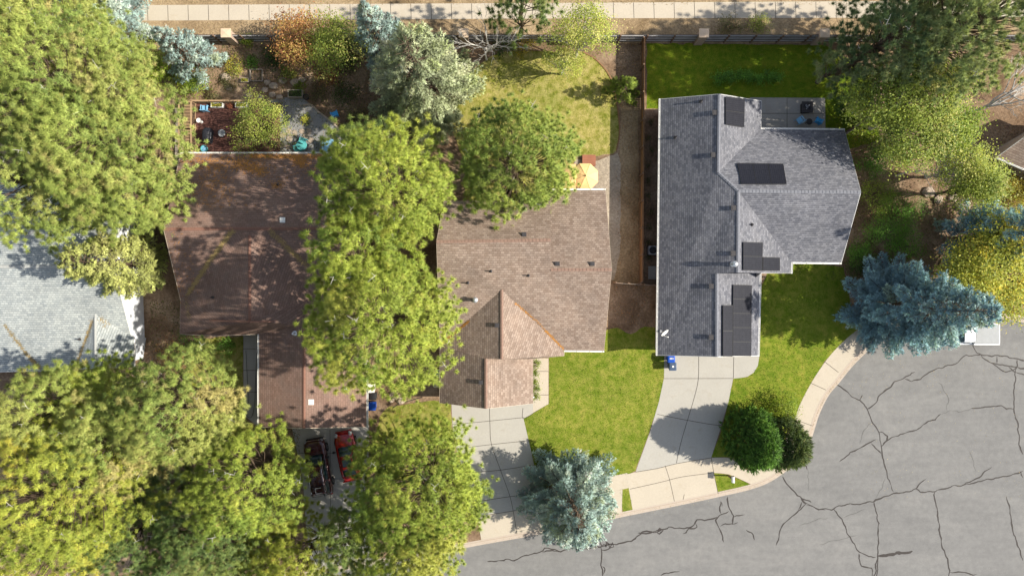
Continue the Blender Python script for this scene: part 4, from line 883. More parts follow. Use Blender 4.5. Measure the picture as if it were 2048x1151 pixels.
pine("pine behind the dark green pine at the upper right", 1890, 5, 10, 13, 3.4, 'pine_gl', 27, 1.0)
pine("lower pine reaching the shaded lawn beside the right fence pillar", 1700, 120, 6, 9, 2.0, 'pine_g', 28, .7, hole=.25)
# spruces and firs
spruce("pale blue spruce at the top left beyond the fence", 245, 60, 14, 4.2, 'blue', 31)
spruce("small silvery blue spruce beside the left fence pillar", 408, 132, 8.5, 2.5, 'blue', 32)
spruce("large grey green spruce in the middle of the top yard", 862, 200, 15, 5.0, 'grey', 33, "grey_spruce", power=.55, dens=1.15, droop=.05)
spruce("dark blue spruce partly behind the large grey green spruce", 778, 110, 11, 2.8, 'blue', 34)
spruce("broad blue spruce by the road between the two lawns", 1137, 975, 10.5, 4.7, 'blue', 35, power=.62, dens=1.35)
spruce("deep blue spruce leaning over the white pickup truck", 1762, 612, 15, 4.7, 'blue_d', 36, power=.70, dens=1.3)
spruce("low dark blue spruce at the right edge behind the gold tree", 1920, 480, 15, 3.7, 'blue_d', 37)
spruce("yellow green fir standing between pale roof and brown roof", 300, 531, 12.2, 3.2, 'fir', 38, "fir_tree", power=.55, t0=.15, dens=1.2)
spruce("tiny young conifer growing against the garden divider fence", 1241, 187, 3.8, 1.6, 'bright2', 39, "young_conifer", "conifer", power=.8, dens=1.3)
cypress("bright green rounded cypress beside the right hand driveway", 1490, 868, 6.2, 2.75, 'vivid', 40, (.95,1.1))
cypress("dark green rounded cypress overhanging the road kerb", 1545, 874, 5.9, 2.55, 'deep', 41)
# broadleaf trees
leafy("rust and gold leaved tree against the long back fence", 598, 75, 3.5, 5, 2.3, 'rust', 51, n=110, per=60, S=.16)
leafy("green leafy tree right of the rust coloured tree", 670, 85, 4, 6, 2.3, 'leafy', 52, n=110, per=60, S=.16)
leafy("pale leafy tree growing beside the wooden deck", 518, 248, 4, 5.6, 2.5, 'leafy', 53, n=110, per=70, S=.12, cl=.38)
leafy("slender birch reaching over the fence by the back lawn", 1165, 62, 6, 9, 2.4, 'birch', 54, "birch_tree", n=90, per=70, S=.15, cl=.5, bark='greybark', ell=(1.15,.75))
leafy("lower birch drooping toward the back lawn", 1128, 122, 3.5, 5, 1.7, 'birch', 55, "birch_tree", n=45, per=55, S=.15, cl=.42, bark='greybark')
leafy("broad mid green tree right of the grey house's patio", 1832, 215, 7, 10, 4.5, 'leafy', 56, n=240, per=110, S=.20, cl=.6, bark='greybark')
leafy("yellow green tree beyond the broad tree at the right", 1900, 255, 6, 8.5, 1.9, 'bright', 57, n=90, per=80, S=.18)
leafy("sparse pale tree over bare soil at the right", 1925, 335, 5, 7.5, 2.7, 'birch', 58, n=90, per=70, S=.16, bark='greybark', cl=.5)
leafy("leafy tree between the sparse tree and the distant roof", 1962, 368, 6, 8, 1.6, 'leafy', 59, n=80, per=80, S=.19)
leafy("great olive and gold tree beyond the deep blue spruce", 1990, 545, 6, 8.5, 4.0, 'olive', 60, n=230, per=95, S=.20, cl=.6)
leafy("golden tree at the right edge above the olive tree", 2035, 470, 6, 8, 2.4, 'olive', 61, n=90, per=70, S=.16)
bare_tree("bare white branched tree beside the fence pillar", 973, 120, 8.5, 71, .30, .10, n=5)
bare_tree("tangled bare grey tree at the right edge", 1905, 236, 9.0, 72, .5, .16, lean=(.9,.25), n=6)
bare_tree("bare tree bending over open soil at the right", 1790, 352, 6.5, 73, .30, .09, lean=(.9,.12), n=2, depth=4)
# shrubs and small plants
shrub("dark juniper under the pines beside the back fence", 300, 130, 3.0, 1.9, 'leafy', 81, per=60, n=70)
shrub("golden juniper mound left of the silvery spruce", 335, 145, 2.6, 1.3, 'bright', 82, per=60, n=50)
shrub("bright green bush below the silvery blue spruce", 388, 172, 2.0, 1.6, 'bright', 83, per=50, n=60)
shrub("rust coloured bush at the brown house's front corner", 352, 712, 1.5, 1.5, 'rust', 84, per=40)
shrub("green bush beneath the brown roof's lower corner", 385, 690, 1.3, 1.3, 'vivid', 85)
shrub("small green bush under the brown house's front eave", 455, 688, .9, .9, 'vivid', 86)
grass_clump("arching green grass clump in shade beside the garage corner", 432, 880, 1.6, 1.9, 'vivid', 87, 420)
shrub("bright yellow bush against the back fence", 1048, 98, 1.3, .85, 'gold', 88)
shrub("dark green bush beside the bare tree and fence", 1008, 96, 1.3, .95, 'dark', 89)
shrub("green bush on the verge beyond the fence", 1455, 55, 1.0, 1.1, 'dull', 90)
shrub("straggly yellow green bush growing over the verge", 1512, 52, 1.1, 1.0, 'leafy', 91)
shrub("yellow green bush behind the two cypresses", 1556, 816, 2.0, 1.3, 'bright', 92, per=60, n=60)
for i, (x, y, r_, hh, pl_, lb) in enumerate([
    (1745,395,1.2,1.7,'bright2',"ferny bright shrub at the grey house's right gable"), (1790,425,1.4,1.9,'vivid2',"leafy shrub beside bare soil right of the grey house"), (1750,470,1.5,2.0,'vivid',"dark shrub midway along the grey house's right wall"),
    (1800,490,1.3,1.6,'vivid2',"green shrub above the deep blue spruce"), (1715,505,.9,1.3,'vivid',"small dark shrub at the grey house's lower right corner"), (1735,330,1.2,1.5,'vivid',"green shrub near the upper right gable of the grey house"),
    (1770,300,1.3,1.5,'leafy',"shrub in shade below the broad green tree"), (1690,215,1.0,.9,'dark',"dark shrub on the lawn edge right of the patio"), (1720,535,1.1,1.2,'dark',"dark shrub tucked beside the deep blue spruce"), (2010,385,1.5,1.6,'gold',"golden shrub left of the distant roof"), (2045,395,1.1,1.4,'gold',"golden shrub at the extreme right edge"),
    (1960,345,1.1,1.2,'dull',"dull shrub under the sparse pale tree")]):
    shrub(lb, x, y, hh*1.15, r_*1.2, pl_, 100+i, per=60)
for i, (x, y, r_, hh, pl_, lb) in enumerate([
    (505,128,.6,.5,'vivid',"small round green plant above the timber bed frame"), (468,132,.9,.6,'olive',"olive clump in the upper left vegetable yard"), (545,118,1.1,.9,'dark',"dark bush below the fence left of the rust tree"), (498,85,.6,.8,'bright',"climbing green plant at the fence right of the pillar"),
    (575,148,.7,.5,'leafy',"low green clump above the dark planter box"), (455,165,.7,.35,'dull',"dry straw coloured tuft left of the small planter"), (425,192,.7,.35,'dull',"dry tuft just above the deck rail"), (600,175,.6,.4,'bright',"bright clump beside rocks above the grey patio"),
    (655,150,1.2,.7,'rust',"reddish clump beneath the green leafy tree"), (690,190,1.2,.8,'dark',"dark shaded bush right of the grey patio"), (640,190,.9,.5,'dull',"shaded clump above the curved patio edging"), (715,235,1.2,.7,'dull',"shaded clump above the great rear pine"),
    (610,239,.42,.4,'olive',"round olive bush standing alone on the grey patio"), (690,120,1.1,1.0,'dark',"dark bush left of the large spruce")]):
    shrub(lb, x, y, hh, r_, pl_, 130+i, per=34)
for i, x in enumerate((1432,1447,1462,1477,1492,1507,1522,1537,1550)):
    q = ["leftmost", "second", "third", "fourth", "middle", "sixth", "seventh", "eighth", "rightmost"][i]
    shrub(f"{q} leafy plant from the left in the planted row on the shaded lawn", x, 158+random.Random(i).uniform(-2,2), .9, .52, 'vivid2', 150+i, group="planted row on the shaded lawn", per=30, n=16)
for i, y in enumerate((728,744,760,776,790)):
    shrub(["topmost", "second", "middle", "fourth", "lowest"][i] + " low green plant along the tan garage wall from the top", 1071, y, .35, .38, 'bright', 170+i, group="low plants along the tan garage wall", n=12, per=26, S=.1)
for i, y in enumerate((245,275,300,330,362,392,425,455,485,515)):
    o_ = ["first", "second", "third", "fourth", "fifth", "sixth", "seventh", "eighth", "ninth", "tenth"][i]
    shrub(f"{o_} small shaded plant from the top in the narrow bed left of the grey house", 1298+random.Random(i).uniform(-3,3), y, .3, .28, 'dull', 180+i, name="bed_plant", cat="plant", group="plants in the narrow bed", n=8, per=16, S=.1)
# lawn grass: short blades over the lawns
def in_poly(pts, X, Y):
    px_ = np.array([p[0] for p in pts]); py_ = np.array([p[1] for p in pts]); c = np.zeros(len(X), bool); j = len(pts)-1
    for i in range(len(pts)):
        k = ((py_[i] > Y) != (py_[j] > Y)) & (X < (px_[j]-px_[i])*(Y-py_[i])/(py_[j]-py_[i]+1e-12)+px_[i]); c ^= k; j = i
    return c
rg = np.random.default_rng(77); T, Cc = [], []
for pts, dry in lawns:
    a = np.array(pts); lo = a.min(0); hi = a.max(0); n_ = int((hi[0]-lo[0])*(hi[1]-lo[1])*75); X = rg.uniform(lo[0]-.1,hi[0]+.1,n_); Y = rg.uniform(lo[1]-.1,hi[1]+.1,n_); k = in_poly(pts, X, Y); X, Y = X[k], Y[k]; n_ = len(X)
    C = np.stack([X,Y,np.full(n_,.0)],1); D = np.tile(np.array([[0,0,1.]]),(n_,1)); f = np.array([noise.noise(Vector((p[0]*.55,p[1]*.55,0)))+.5*noise.noise(Vector((p[0]*1.7,p[1]*1.7,5))) for p in C])
    f = np.clip(dry + f*1.05 + rg.normal(0,.13,n_), 0, 1)[:,None]
    ca = np.array([.085,.185,.008]); cb = np.array([.225,.255,.013]); cd = np.array([.40,.33,.15]); col = np.where(f < .5, ca+(cb-ca)*f*2, cb+(cd-cb)*(f-.5)*2)
    t_, c_, n_r = spikes(rg, C, D, 1, .10, .05, 1.0, col, 0); T.append(t_); Cc.append(c_)
o = tri_mesh("grass", np.concatenate(T), np.concatenate(Cc), M['leaf'], None, "stuff", np.tile([0,0,1.],(sum(len(q) for q in T),1)))
# dead leaves, needles and small stones over the bare ground
def scatter(name, boxes, n, pal, S, seed, mask=None, z=.012):
    rg = np.random.default_rng(seed); C = []
    area = [abs((b[2]-b[0])*(b[3]-b[1])) for b in boxes]; tot = sum(area)
    for b, a in zip(boxes, area):
        k = int(n*a/tot); X = rg.uniform(b[0],b[2],k); Y = rg.uniform(b[1],b[3],k); f = np.array([noise.noise(Vector((x*.02,y*.02,seed)))+.6*noise.noise(Vector((x*.07,y*.07,seed+3))) for x, y in zip(X,Y)]); q = f > rg.uniform(-.45,.35,k); X, Y = X[q], Y[q]
        C.append(np.stack([(X-1024)/S22, (575.5-Y)/S22, np.full(len(X), z)],1))
    C = np.concatenate(C); N = np.tile(np.array([[0,0,1.]]),(len(C),1)); PA = np.array(pal); cols = PA[rg.integers(0,len(PA),len(C))]*rg.uniform(.7,1.2,(len(C),1))
    N = N + rg.normal(0,.15,N.shape); t_, c_, n_r = blades(rg, C, N, S, cols, 1, .7); return tri_mesh(name, t_, c_, M['leaf'], None, "stuff", n_r)
litter = [(.30,.17,.08),(.22,.11,.06),(.38,.26,.13),(.16,.09,.05),(.42,.20,.07),(.12,.13,.05)]
scatter("leaf_litter", [(380,90,560,205),(560,110,760,320),(700,200,900,420),(1700,250,2048,520),(240,600,365,760),(780,780,900,1100),(520,850,600,1100),(1190,85,1285,200),(1232,200,1276,560),(1225,570,1310,650)], 34000, litter, .10, 5)
scatter("ground_cover", [(380,90,560,180),(560,90,760,310),(1650,230,1800,560),(1750,380,2048,560),(300,600,400,800),(380,850,600,1000)], 30000, [(.09,.12,.03),(.14,.16,.04),(.07,.09,.03),(.2,.19,.07)], .11, 9, z=.04)
scatter("dry_grass", [(-100,-60,2150,10),(-100,44,2150,84)], 26000, [(.46,.35,.19),(.36,.26,.14),(.52,.42,.26),(.28,.2,.11)], .09, 12, z=.02)
scatter("fallen_leaves", [(1640,700,2048,800),(1700,690,2048,1000),(1100,700,1320,900)], 900, [(.55,.45,.22),(.5,.36,.15)], .06, 15, z=-.115)

# grit and leaves gathered along the kerb
rg = np.random.default_rng(21); kk = np.array([[*(p+q*-.12)] for p, q in kb if -30 < p.x < 45]); i_ = rg.integers(0,len(kk)-1,1500); t_ = rg.random(1500)[:,None]; C = kk[i_]*(1-t_)+kk[i_+1]*t_ - rg.exponential(.22,1500)[:,None]*np.array([[.3,.95]])*np.sign(.5)
C = np.concatenate([C, np.full((1500,1), -.112)],1); cols = np.array([(.40,.28,.12),(.22,.14,.07),(.5,.42,.2),(.14,.11,.08)])[rg.integers(0,4,1500)]
a_, b_, c_ = blades(rg, C, np.tile([0,0,1.],(1500,1))+rg.normal(0,.2,(1500,3)), .05, cols, 1, .7); tri_mesh("kerb_litter", a_, b_, M['leaf'], None, "stuff", c_)
# ---------------------------------------------------------------- objects in the yards
def loft(stations, n=20, e=4.0, taper=0.0):
    """stations: (x, half width, z bottom, z top[, corner exponent]) along x; returns verts and faces"""
    V, Fc = [], []
    for st in stations:
        x, w, z0, z1 = st[:4]; ex = st[4] if len(st) > 4 else e
        for k in range(n):
            t = 2*math.pi*(k+.5)/n; c, s = math.cos(t), math.sin(t); yy = w*math.copysign(abs(c)**(2/ex), c); zz = (z0+z1)/2 + (z1-z0)/2*math.copysign(abs(s)**(2/ex), s)
            f = (zz-z0)/max(z1-z0,1e-6); V.append((x, yy*(1-taper*f), zz))
    for i in range(len(stations)-1):
        for k in range(n): k2 = (k+1) % n; Fc.append((i*n+k, (i+1)*n+k, (i+1)*n+k2, i*n+k2))
    Fc.append(tuple(range(n))[::-1]); m0 = (len(stations)-1)*n; Fc.append(tuple(range(m0, m0+n)))
    # make the faces point outward
    return V, [tuple(reversed(f)) for f in Fc]
def wheel(root, x, y, r, w):
    m = MB(); n = 24; s = 1 if y > 0 else -1
    prof = [(r*.62,-w/2),(r*.95,-w/2),(r,-w/2+.04),(r,w/2-.04),(r*.95,w/2),(r*.62,w/2)]
    for a, b in prof:
        for k in range(n): t = 2*math.pi*k/n; m.v.append((x+a*math.cos(t), y+b, r+a*math.sin(t)))
    for i in range(5):
        for k in range(n): k2 = (k+1)%n; m.f.append((i*n+k,i*n+k2,(i+1)*n+k2,(i+1)*n+k))
    for k in range(n): k2 = (k+1)%n; m.f.append((5*n+k,5*n+k2,k2,k))
    # wheel > tyre, rim
    wo = m.build("wheel", M['tyre'], root, local=True, smooth=False)
    rr = MB(); rr.tube([(x,y-w*.3,r),(x,y+w*.3,r)], r*.16, 12)
    for k in range(6):
        t = k*math.pi/3; rr.bar((x, y+s*w*.32, r), (x+math.cos(t)*r*.6, y+s*w*.38, r+math.sin(t)*r*.6), .05, .05)
    rr.tube([(x,y+s*w*.36,r),(x,y+s*w*.42,r)], r*.62, 20, True) if False else None
    rr.build("rim", M['rim'], wo, local=True)
def car(name, label, cat, loc, rz, paint, L, W, hoodz, roofz, style):
    root = thing(name, label, cat, loc, None, rz); hw = W/2; zb = .28
    if style == 'suv':
        st = [(L/2,hw*.46,.42,.78,3),(L/2-.05,hw*.70,.36,.90,3.2),(L/2-.13,hw*.84,.34,.97,3.5),(L/2-.25,hw*.93,.30,1.02),(L/2-.7,hw*.985,zb,hoodz-.03),(L/2-1.35,hw,zb,hoodz+.02),(L*.12,hw,zb,hoodz+.06),(-L*.1,hw,zb,hoodz+.06),(-L/2+.5,hw*.99,zb,hoodz+.05),(-L/2+.12,hw*.95,.36,hoodz+.02),(-L/2+.01,hw*.88,.42,hoodz-.1)]
        cabin = [(L/2-1.35,hw*.80,hoodz-.06,hoodz+.02,5),(L/2-2.05,hw*.86,hoodz-.06,roofz-.06,6),(L/2-2.5,hw*.87,hoodz-.06,roofz,6),(0,hw*.87,hoodz-.06,roofz+.02,6),(-L/2+.55,hw*.86,hoodz-.06,roofz,6),(-L/2+.16,hw*.82,hoodz-.06,roofz-.14,6),(-L/2+.04,hw*.80,hoodz-.06,hoodz+.1,6)]
        rx = (L/2-2.12, -L/2+.36)
    elif style == 'coupe':
        st = [(L/2,hw*.30,.40,.58,2.4),(L/2-.06,hw*.56,.34,.66,2.6),(L/2-.18,hw*.76,.30,.72,2.8),(L/2-.38,hw*.91,.26,.76,3),(L/2-.75,hw*.98,.24,.84,3.2),(L/2-1.35,hw,.24,.90,3.4),(L*.06,hw,.24,.94,3.6),(-L*.2,hw,.24,.95,3.6),(-L/2+.6,hw*.98,.26,.94,3.4),(-L/2+.15,hw*.88,.32,.86,3),(-L/2+.01,hw*.66,.40,.74,2.6)]
        cabin = [(L/2-1.25,hw*.76,.80,.86,4),(L/2-1.95,hw*.78,.80,roofz-.08,5),(L/2-2.3,hw*.74,.80,roofz,5),(-.25,hw*.73,.80,roofz+.01,5),(-L*.24,hw*.74,.80,roofz-.10,5),(-L*.38,hw*.72,.80,.93,4)]
        rx = (L/2-2.05, -L*.24)
    else:  # pickup
        st = [(L/2,hw*.62,.50,.88,3),(L/2-.06,hw*.82,.44,1.00,3.5),(L/2-.3,hw*.94,.38,1.10),(L/2-.8,hw*.99,.34,hoodz),(L/2-1.5,hw,.34,hoodz+.04),(L*.02,hw,.34,hoodz+.04),(L*.0-.35,hw,.34,hoodz+.04)]
        cabin = [(L/2-1.35,hw*.82,hoodz-.06,hoodz+.04,5),(L/2-2.0,hw*.86,hoodz-.06,roofz-.05,6),(L/2-2.4,hw*.86,hoodz-.06,roofz,6),(L*.02,hw*.86,hoodz-.06,roofz,6),(-.28,hw*.85,hoodz-.06,roofz-.08,6),(-.42,hw*.84,hoodz-.06,hoodz+.1,6)]
        rx = (L/2-2.08, -.22)
    V, Fc = loft(st, 28, 4.5); m = MB().add(V, Fc); m.build("body", M[paint], root, local=True, smooth=True)
    V, Fc = loft(cabin, 28, 6, .16); MB().add(V, Fc).build("windows", M['carglass'], root, local=True, smooth=True)
    # painted roof skin, pillars
    def cab_z(x, y):
        for a, b in zip(cabin[:-1], cabin[1:]):
            if b[0] <= x <= a[0]:
                f = (a[0]-x)/(a[0]-b[0]); w = (a[1]*(1-f)+b[1]*f)*.84; zt = a[3]*(1-f)+b[3]*f; z0 = a[2]*(1-f)+b[2]*f; u = min(1, abs(y)/w); return z0+(zt-z0)*(.5+.5*(1-u**6)**(1/6)), w
        return roofz, hw*.8
    m = MB(); nx, ny = 16, 10
    for i in range(nx+1):
        x = rx[0] + (rx[1]-rx[0])*i/nx; _, w = cab_z(x, 0)
        for j in range(ny+1): y = w*.955*(2*j/ny-1); m.v.append((x, y, cab_z(x, y)[0]+.022))
    for i in range(nx):
        for j in range(ny): a = i*(ny+1)+j; m.f.append((a, a+ny+1, a+ny+2, a+1))
    k = len(m.v); ring = [i*(ny+1) for i in range(nx+1)] + [nx*(ny+1)+j for j in range(1,ny+1)] + [i*(ny+1)+ny for i in range(nx-1,-1,-1)] + [j for j in range(ny-1,0,-1)]
    for r_ in ring: v = m.v[r_]; m.v.append((v[0], v[1], v[2]-.05))
    for i in range(len(ring)): j = (i+1)%len(ring); m.f.append((ring[j], ring[i], k+i, k+j))
    roof = m.build("roof", M[paint], root, local=True, smooth=True)
    for s in (-1,1):
        p = MB(); wf = cab_z(rx[0],0)[1]; p.bar((rx[0]+.02, s*wf*.97, roofz-.06), (cabin[0][0]-.02, s*cabin[0][1]*1.0, cabin[0][3]-.02), .07, .05); p.bar((rx[1]+.02, s*wf*.96, roofz-.05), (cabin[-1][0]+.02, s*cabin[-1][1]*.98, cabin[-1][3]), .10, .06)
        p.bar((rx[0]*.42+rx[1]*.58, s*wf*1.0, roofz-.03), (rx[0]*.42+rx[1]*.58, s*hw*.88, hoodz), .09, .04); p.build("pillar", M[paint], root, local=True)
        mr = MB(); mx = cabin[0][0]-.35; V2, F2 = loft([(mx+.10,.07,0,.11),(mx+.06,.11,-.02,.14),(mx-.08,.11,-.02,.14),(mx-.10,.08,0,.12)], 12, 4); mr.add([(v[0], s*(hw+.13)+v[1], v[2]+hoodz+.02) for v in V2], F2); mr.bar((mx, s*(hw-.08), hoodz+.04), (mx, s*(hw+.08), hoodz+.05), .06, .05); mr.build("mirror", M['black'] if style != 'pickup' else M['black'], root, local=True)
        hl = MB(); V2, F2 = loft([(L/2-.02,.08,.66 if style=='coupe' else .76,.72 if style=='coupe' else .86),(L/2-.16,.16,.62 if style=='coupe' else .72,.775 if style=='coupe' else .94),(L/2-.42,.12,.66 if style=='coupe' else .78,.80 if style=='coupe' else .975)], 12, 3); hl.add([(v[0], s*hw*.70+v[1], v[2]) for v in V2], F2); hl.build("headlight", M['lamp_clear'], root, local=True)
        tl = MB().box((-L/2+.045, s*hw*.80, hoodz-.22), (.10,.18,.30)); tl.build("tail_light", M['lamp_red'], root, local=True, bevel=.02)
    for sx in (L/2-.92, -L/2+1.05):
        for s in (-1,1):
            rw = .33 if style == 'coupe' else .40; wheel(root, sx, s*(hw-.10), rw, .24)
    MB().box((L/2-.02,0,.40),(.16,W*.80,.20)).build("bumper", M['black'] if style == 'suv' else M[paint], root, local=True, bevel=.04)
    MB().box((-L/2+.0,0,.46),(.18,W*.84,.20)).build("bumper", M['chrome'] if style == 'pickup' else M[paint], root, local=True, bevel=.04)
    # hood line and wipers
    w = MB(); w.bar((cabin[0][0]+.04,-hw*.5,hoodz+.03),(cabin[0][0]-.16,-.05,hoodz+.12),.025,.02); w.bar((cabin[0][0]+.04,hw*.1,hoodz+.03),(cabin[0][0]-.16,hw*.55,hoodz+.12),.025,.02); w.build("wipers", M['black'], root, local=True)
    if style == 'suv':
        for s in (-1,1):
            r_ = MB(); r_.tube([(rx[0]-.25,s*hw*.62,roofz+.02),(rx[0]-.35,s*hw*.62,roofz+.09),(rx[1]+.35,s*hw*.62,roofz+.09),(rx[1]+.2,s*hw*.62,roofz+.02)], .022, 8); r_.build("roof_rail", M['chrome'], root, local=True)
        for x in (.35,-.55,-1.4): MB().bar((x,-hw*.62,roofz+.10),(x,hw*.62,roofz+.10),.06,.025).build("crossbar", M['black'], root, local=True)
        sr = MB(); zz = roofz+.045; a = (-L/2+.5, -L/2+.95)
        sr.bar((a[0],-.30,zz),(a[0],.22,zz),.05,.02); sr.bar((a[1],-.30,zz),(a[1],.22,zz),.05,.02); sr.bar((a[0],.22,zz),(a[1],.22,zz),.05,.02); sr.build("hatch_frame", M['white'], root, local=True)
        for k in range(5): MB().box((-.45, -hw*.44+k*hw*.22, roofz+.047), (1.9,.035,.014)).build("roof_rib", M[paint], root, local=True)
        MB().box((L/2-.09,0,.80),(.10,W*.56,.22)).build("grille", M['chrome'], root, local=True, bevel=.02)
    elif style == 'coupe':
        s = MB(); s.box((rx[0]-.62,0,roofz+.034),(.62,.80,.016)); s.build("sunroof", M['carglass'], root, local=True, bevel=.01)
    else:
        # load bed: two sides, tailgate and a grey cover
        b0, b1 = -.45, -L/2+.06
        for s in (-1,1): MB().box(((b0+b1)/2, s*(hw-.07), .80), (b0-b1,.14,.90)).build("bed_side", M[paint], root, local=True, bevel=.04)
        MB().box((b1+.03,0,.82),(.09,W-.30,.80)).build("tailgate", M[paint], root, local=True, bevel=.02)
        MB().box(((b0+b1)/2,0,1.19),(b0-b1-.12,W-.30,.05)).build("bed_cover", M['bedliner'], root, local=True, bevel=.015)
        MB().box(((b0+b1)/2,0,.55),(b0-b1-.1,W-.3,.30)).build("bed_floor", M['black'], root, local=True)
    return root
def face(px, py, z, qx, qy):
    a = P(px,py,z); b = P(qx,qy,z); return (a+b)/2, math.atan2((a-b).y, (a-b).x), (a-b).length
c, rz, Ln = face(625,878,1.0, 645,992); car("parked_suv", "dark maroon vehicle with roof rails parked on the shaded driveway", "car", (c.x,c.y,.01), rz, 'maroon', 5.05, 1.98, 1.06, 1.86, 'suv')
c, rz, Ln = face(684,860,.7, 706,963); car("parked_coupe", "bright red car with a dark sunroof parked half under a pine", "car", (c.x,c.y,.01), rz, 'red', 4.45, 1.86, .93, 1.34, 'coupe')
c = P(1936,668,1.2); car("pickup_truck", "white pickup truck with a grey covered bed parked under the deep blue spruce", "truck", (P(2003,667,1.2).x-2.85, c.y, -.132), math.pi, 'carwhite', 5.7, 1.95, 1.18, 1.86, 'pickup')

def wheelie_bin(label, px, py, rz, mat, lid=None, mark=None, h=1.05, w=.60, d=.70):
    x, y = P(px, py, h)[:2]; root = thing("wheelie_bin", label, "bin", (x,y,0), "wheeled bins beside the houses", rz); m = MB()
    t = [(-w/2+.05,-d/2+.08),(w/2-.05,-d/2+.08),(w/2-.05,d/2-.12),(-w/2+.05,d/2-.12)]; u = [(-w/2,-d/2),(w/2,-d/2),(w/2,d/2-.05),(-w/2,d/2-.05)]
    m.add([(a,b,.05) for a,b in t]+[(a,b,h-.08) for a,b in u], [(3,2,1,0),(0,1,5,4),(1,2,6,5),(2,3,7,6),(3,0,4,7),(4,5,6,7)]); m.build("body", M[mat], root, local=True, bevel=.03)
    l = MB(); V = []
    n = 6
    for i in range(n+1):
        yy = -d/2-.04 + (d+.02)*i/n; zz = h-.07 + .07*math.sin(math.pi*(i+.3)/(n+.6))
        V += [(-w/2-.03,yy,zz-.02),(-w/2+.05,yy,zz+.02),(w/2-.05,yy,zz+.02),(w/2+.03,yy,zz-.02)]
    l.add(V, [(i*4+k,i*4+k+1,i*4+k+5,i*4+k+4) for i in range(n) for k in range(3)]); lo = l.build("lid", M[lid or mat], root, local=True); lo.modifiers.new("s",'SOLIDIFY').thickness = .03
    k = MB(); k.tube([(-w/2+.08,d/2+.02,h-.06),(w/2-.08,d/2+.02,h-.06)], .022, 8); k.build("handle", M[mat], root, local=True)
    for s in (-1,1):
        q = MB(); q.tube([(s*(w/2-.06),d/2-.08,.12),(s*(w/2),d/2-.08,.12)], .12, 14); q.build("wheel", M['tyre'], root, local=True)
    if mark == 'recycle':     # three little chasing arrows on the lid
        a = MB()
        for q in range(3):
            t0 = q*2*math.pi/3 + .3; c0 = Vector((math.cos(t0)*.13, math.sin(t0)*.13-.02, h+.045)); c1 = Vector((math.cos(t0+1.25)*.13, math.sin(t0+1.25)*.13-.02, h+.045)); a.bar(c0, c1, .05, .004)
        a.build("lid_mark", M['white'], root, local=True)
    elif mark == 'bars':
        a = MB()
        for q in (-.12,0,.12): a.box((q,-.02,h+.035),(.06,.16,.012))
        a.build("lid_mark", M['white'], root, local=True)
    elif mark == 'disc':
        a = MB(); a.lathe((0,-.02,h+.03), [(.09,-.02),(.09,.012),(.03,.014)], 14); a.build("lid_mark", M['white'], root, local=True)
    return root
wheelie_bin("blue bin at the wall of the tan garage above the beige bin", 871, 747, R(90), 'blue', None, 'bars')
wheelie_bin("beige bin against the tan garage under the blue bin", 874, 767, R(90), 'beige')
wheelie_bin("pale bin beside the brown garage, topmost of three", 739, 776, R(90), 'bin_white', None, None, 1.05, .74, .80)
wheelie_bin("black bin between the pale bin and the blue bin at the brown garage", 744, 792, R(90), 'black')
wheelie_bin("blue bin beside the brown garage, lowest of three", 742, 812, R(90), 'blue', None, None, 1.05, .70, .76)
wheelie_bin("blue bin at the grey house's driveway touching the eave", 1343, 716, 0, 'blue', None, 'bars')
wheelie_bin("slate grey bin in front of the blue bin on the grey house's driveway", 1346, 732, 0, 'slate', None, 'disc')
# mailbox on its post
x, y = g(1457, 950); t = thing("mailbox", "white topped mailbox on a dark post in the grass strip by the kerb", "mailbox", (x,y,0))
MB().box((0,0,.62),(.13,.13,1.24)).build("post", M['post'], t, local=True, bevel=.01)
m = MB(); pf = [(-.13,0),(-.13,.14),(-.10,.22),(0,.26),(.10,.22),(.13,.14),(.13,0)]
m.add([(a,-.27,1.22+b) for a,b in pf]+[(a,.27,1.22+b) for a,b in pf], [(i,(i+1)%7,(i+1)%7+7,i+7)[::-1] for i in range(7)]+[tuple(range(7)),tuple(range(7,14))[::-1]]); m.build("box", M['white'], t, local=True)
MB().box((.15,.05,1.42),(.015,.12,.18)).build("flag", M['lamp_red'], t, local=True); MB().box((0,0,1.19),(.22,.6,.05)).build("bracket", M['post'], t, local=True)
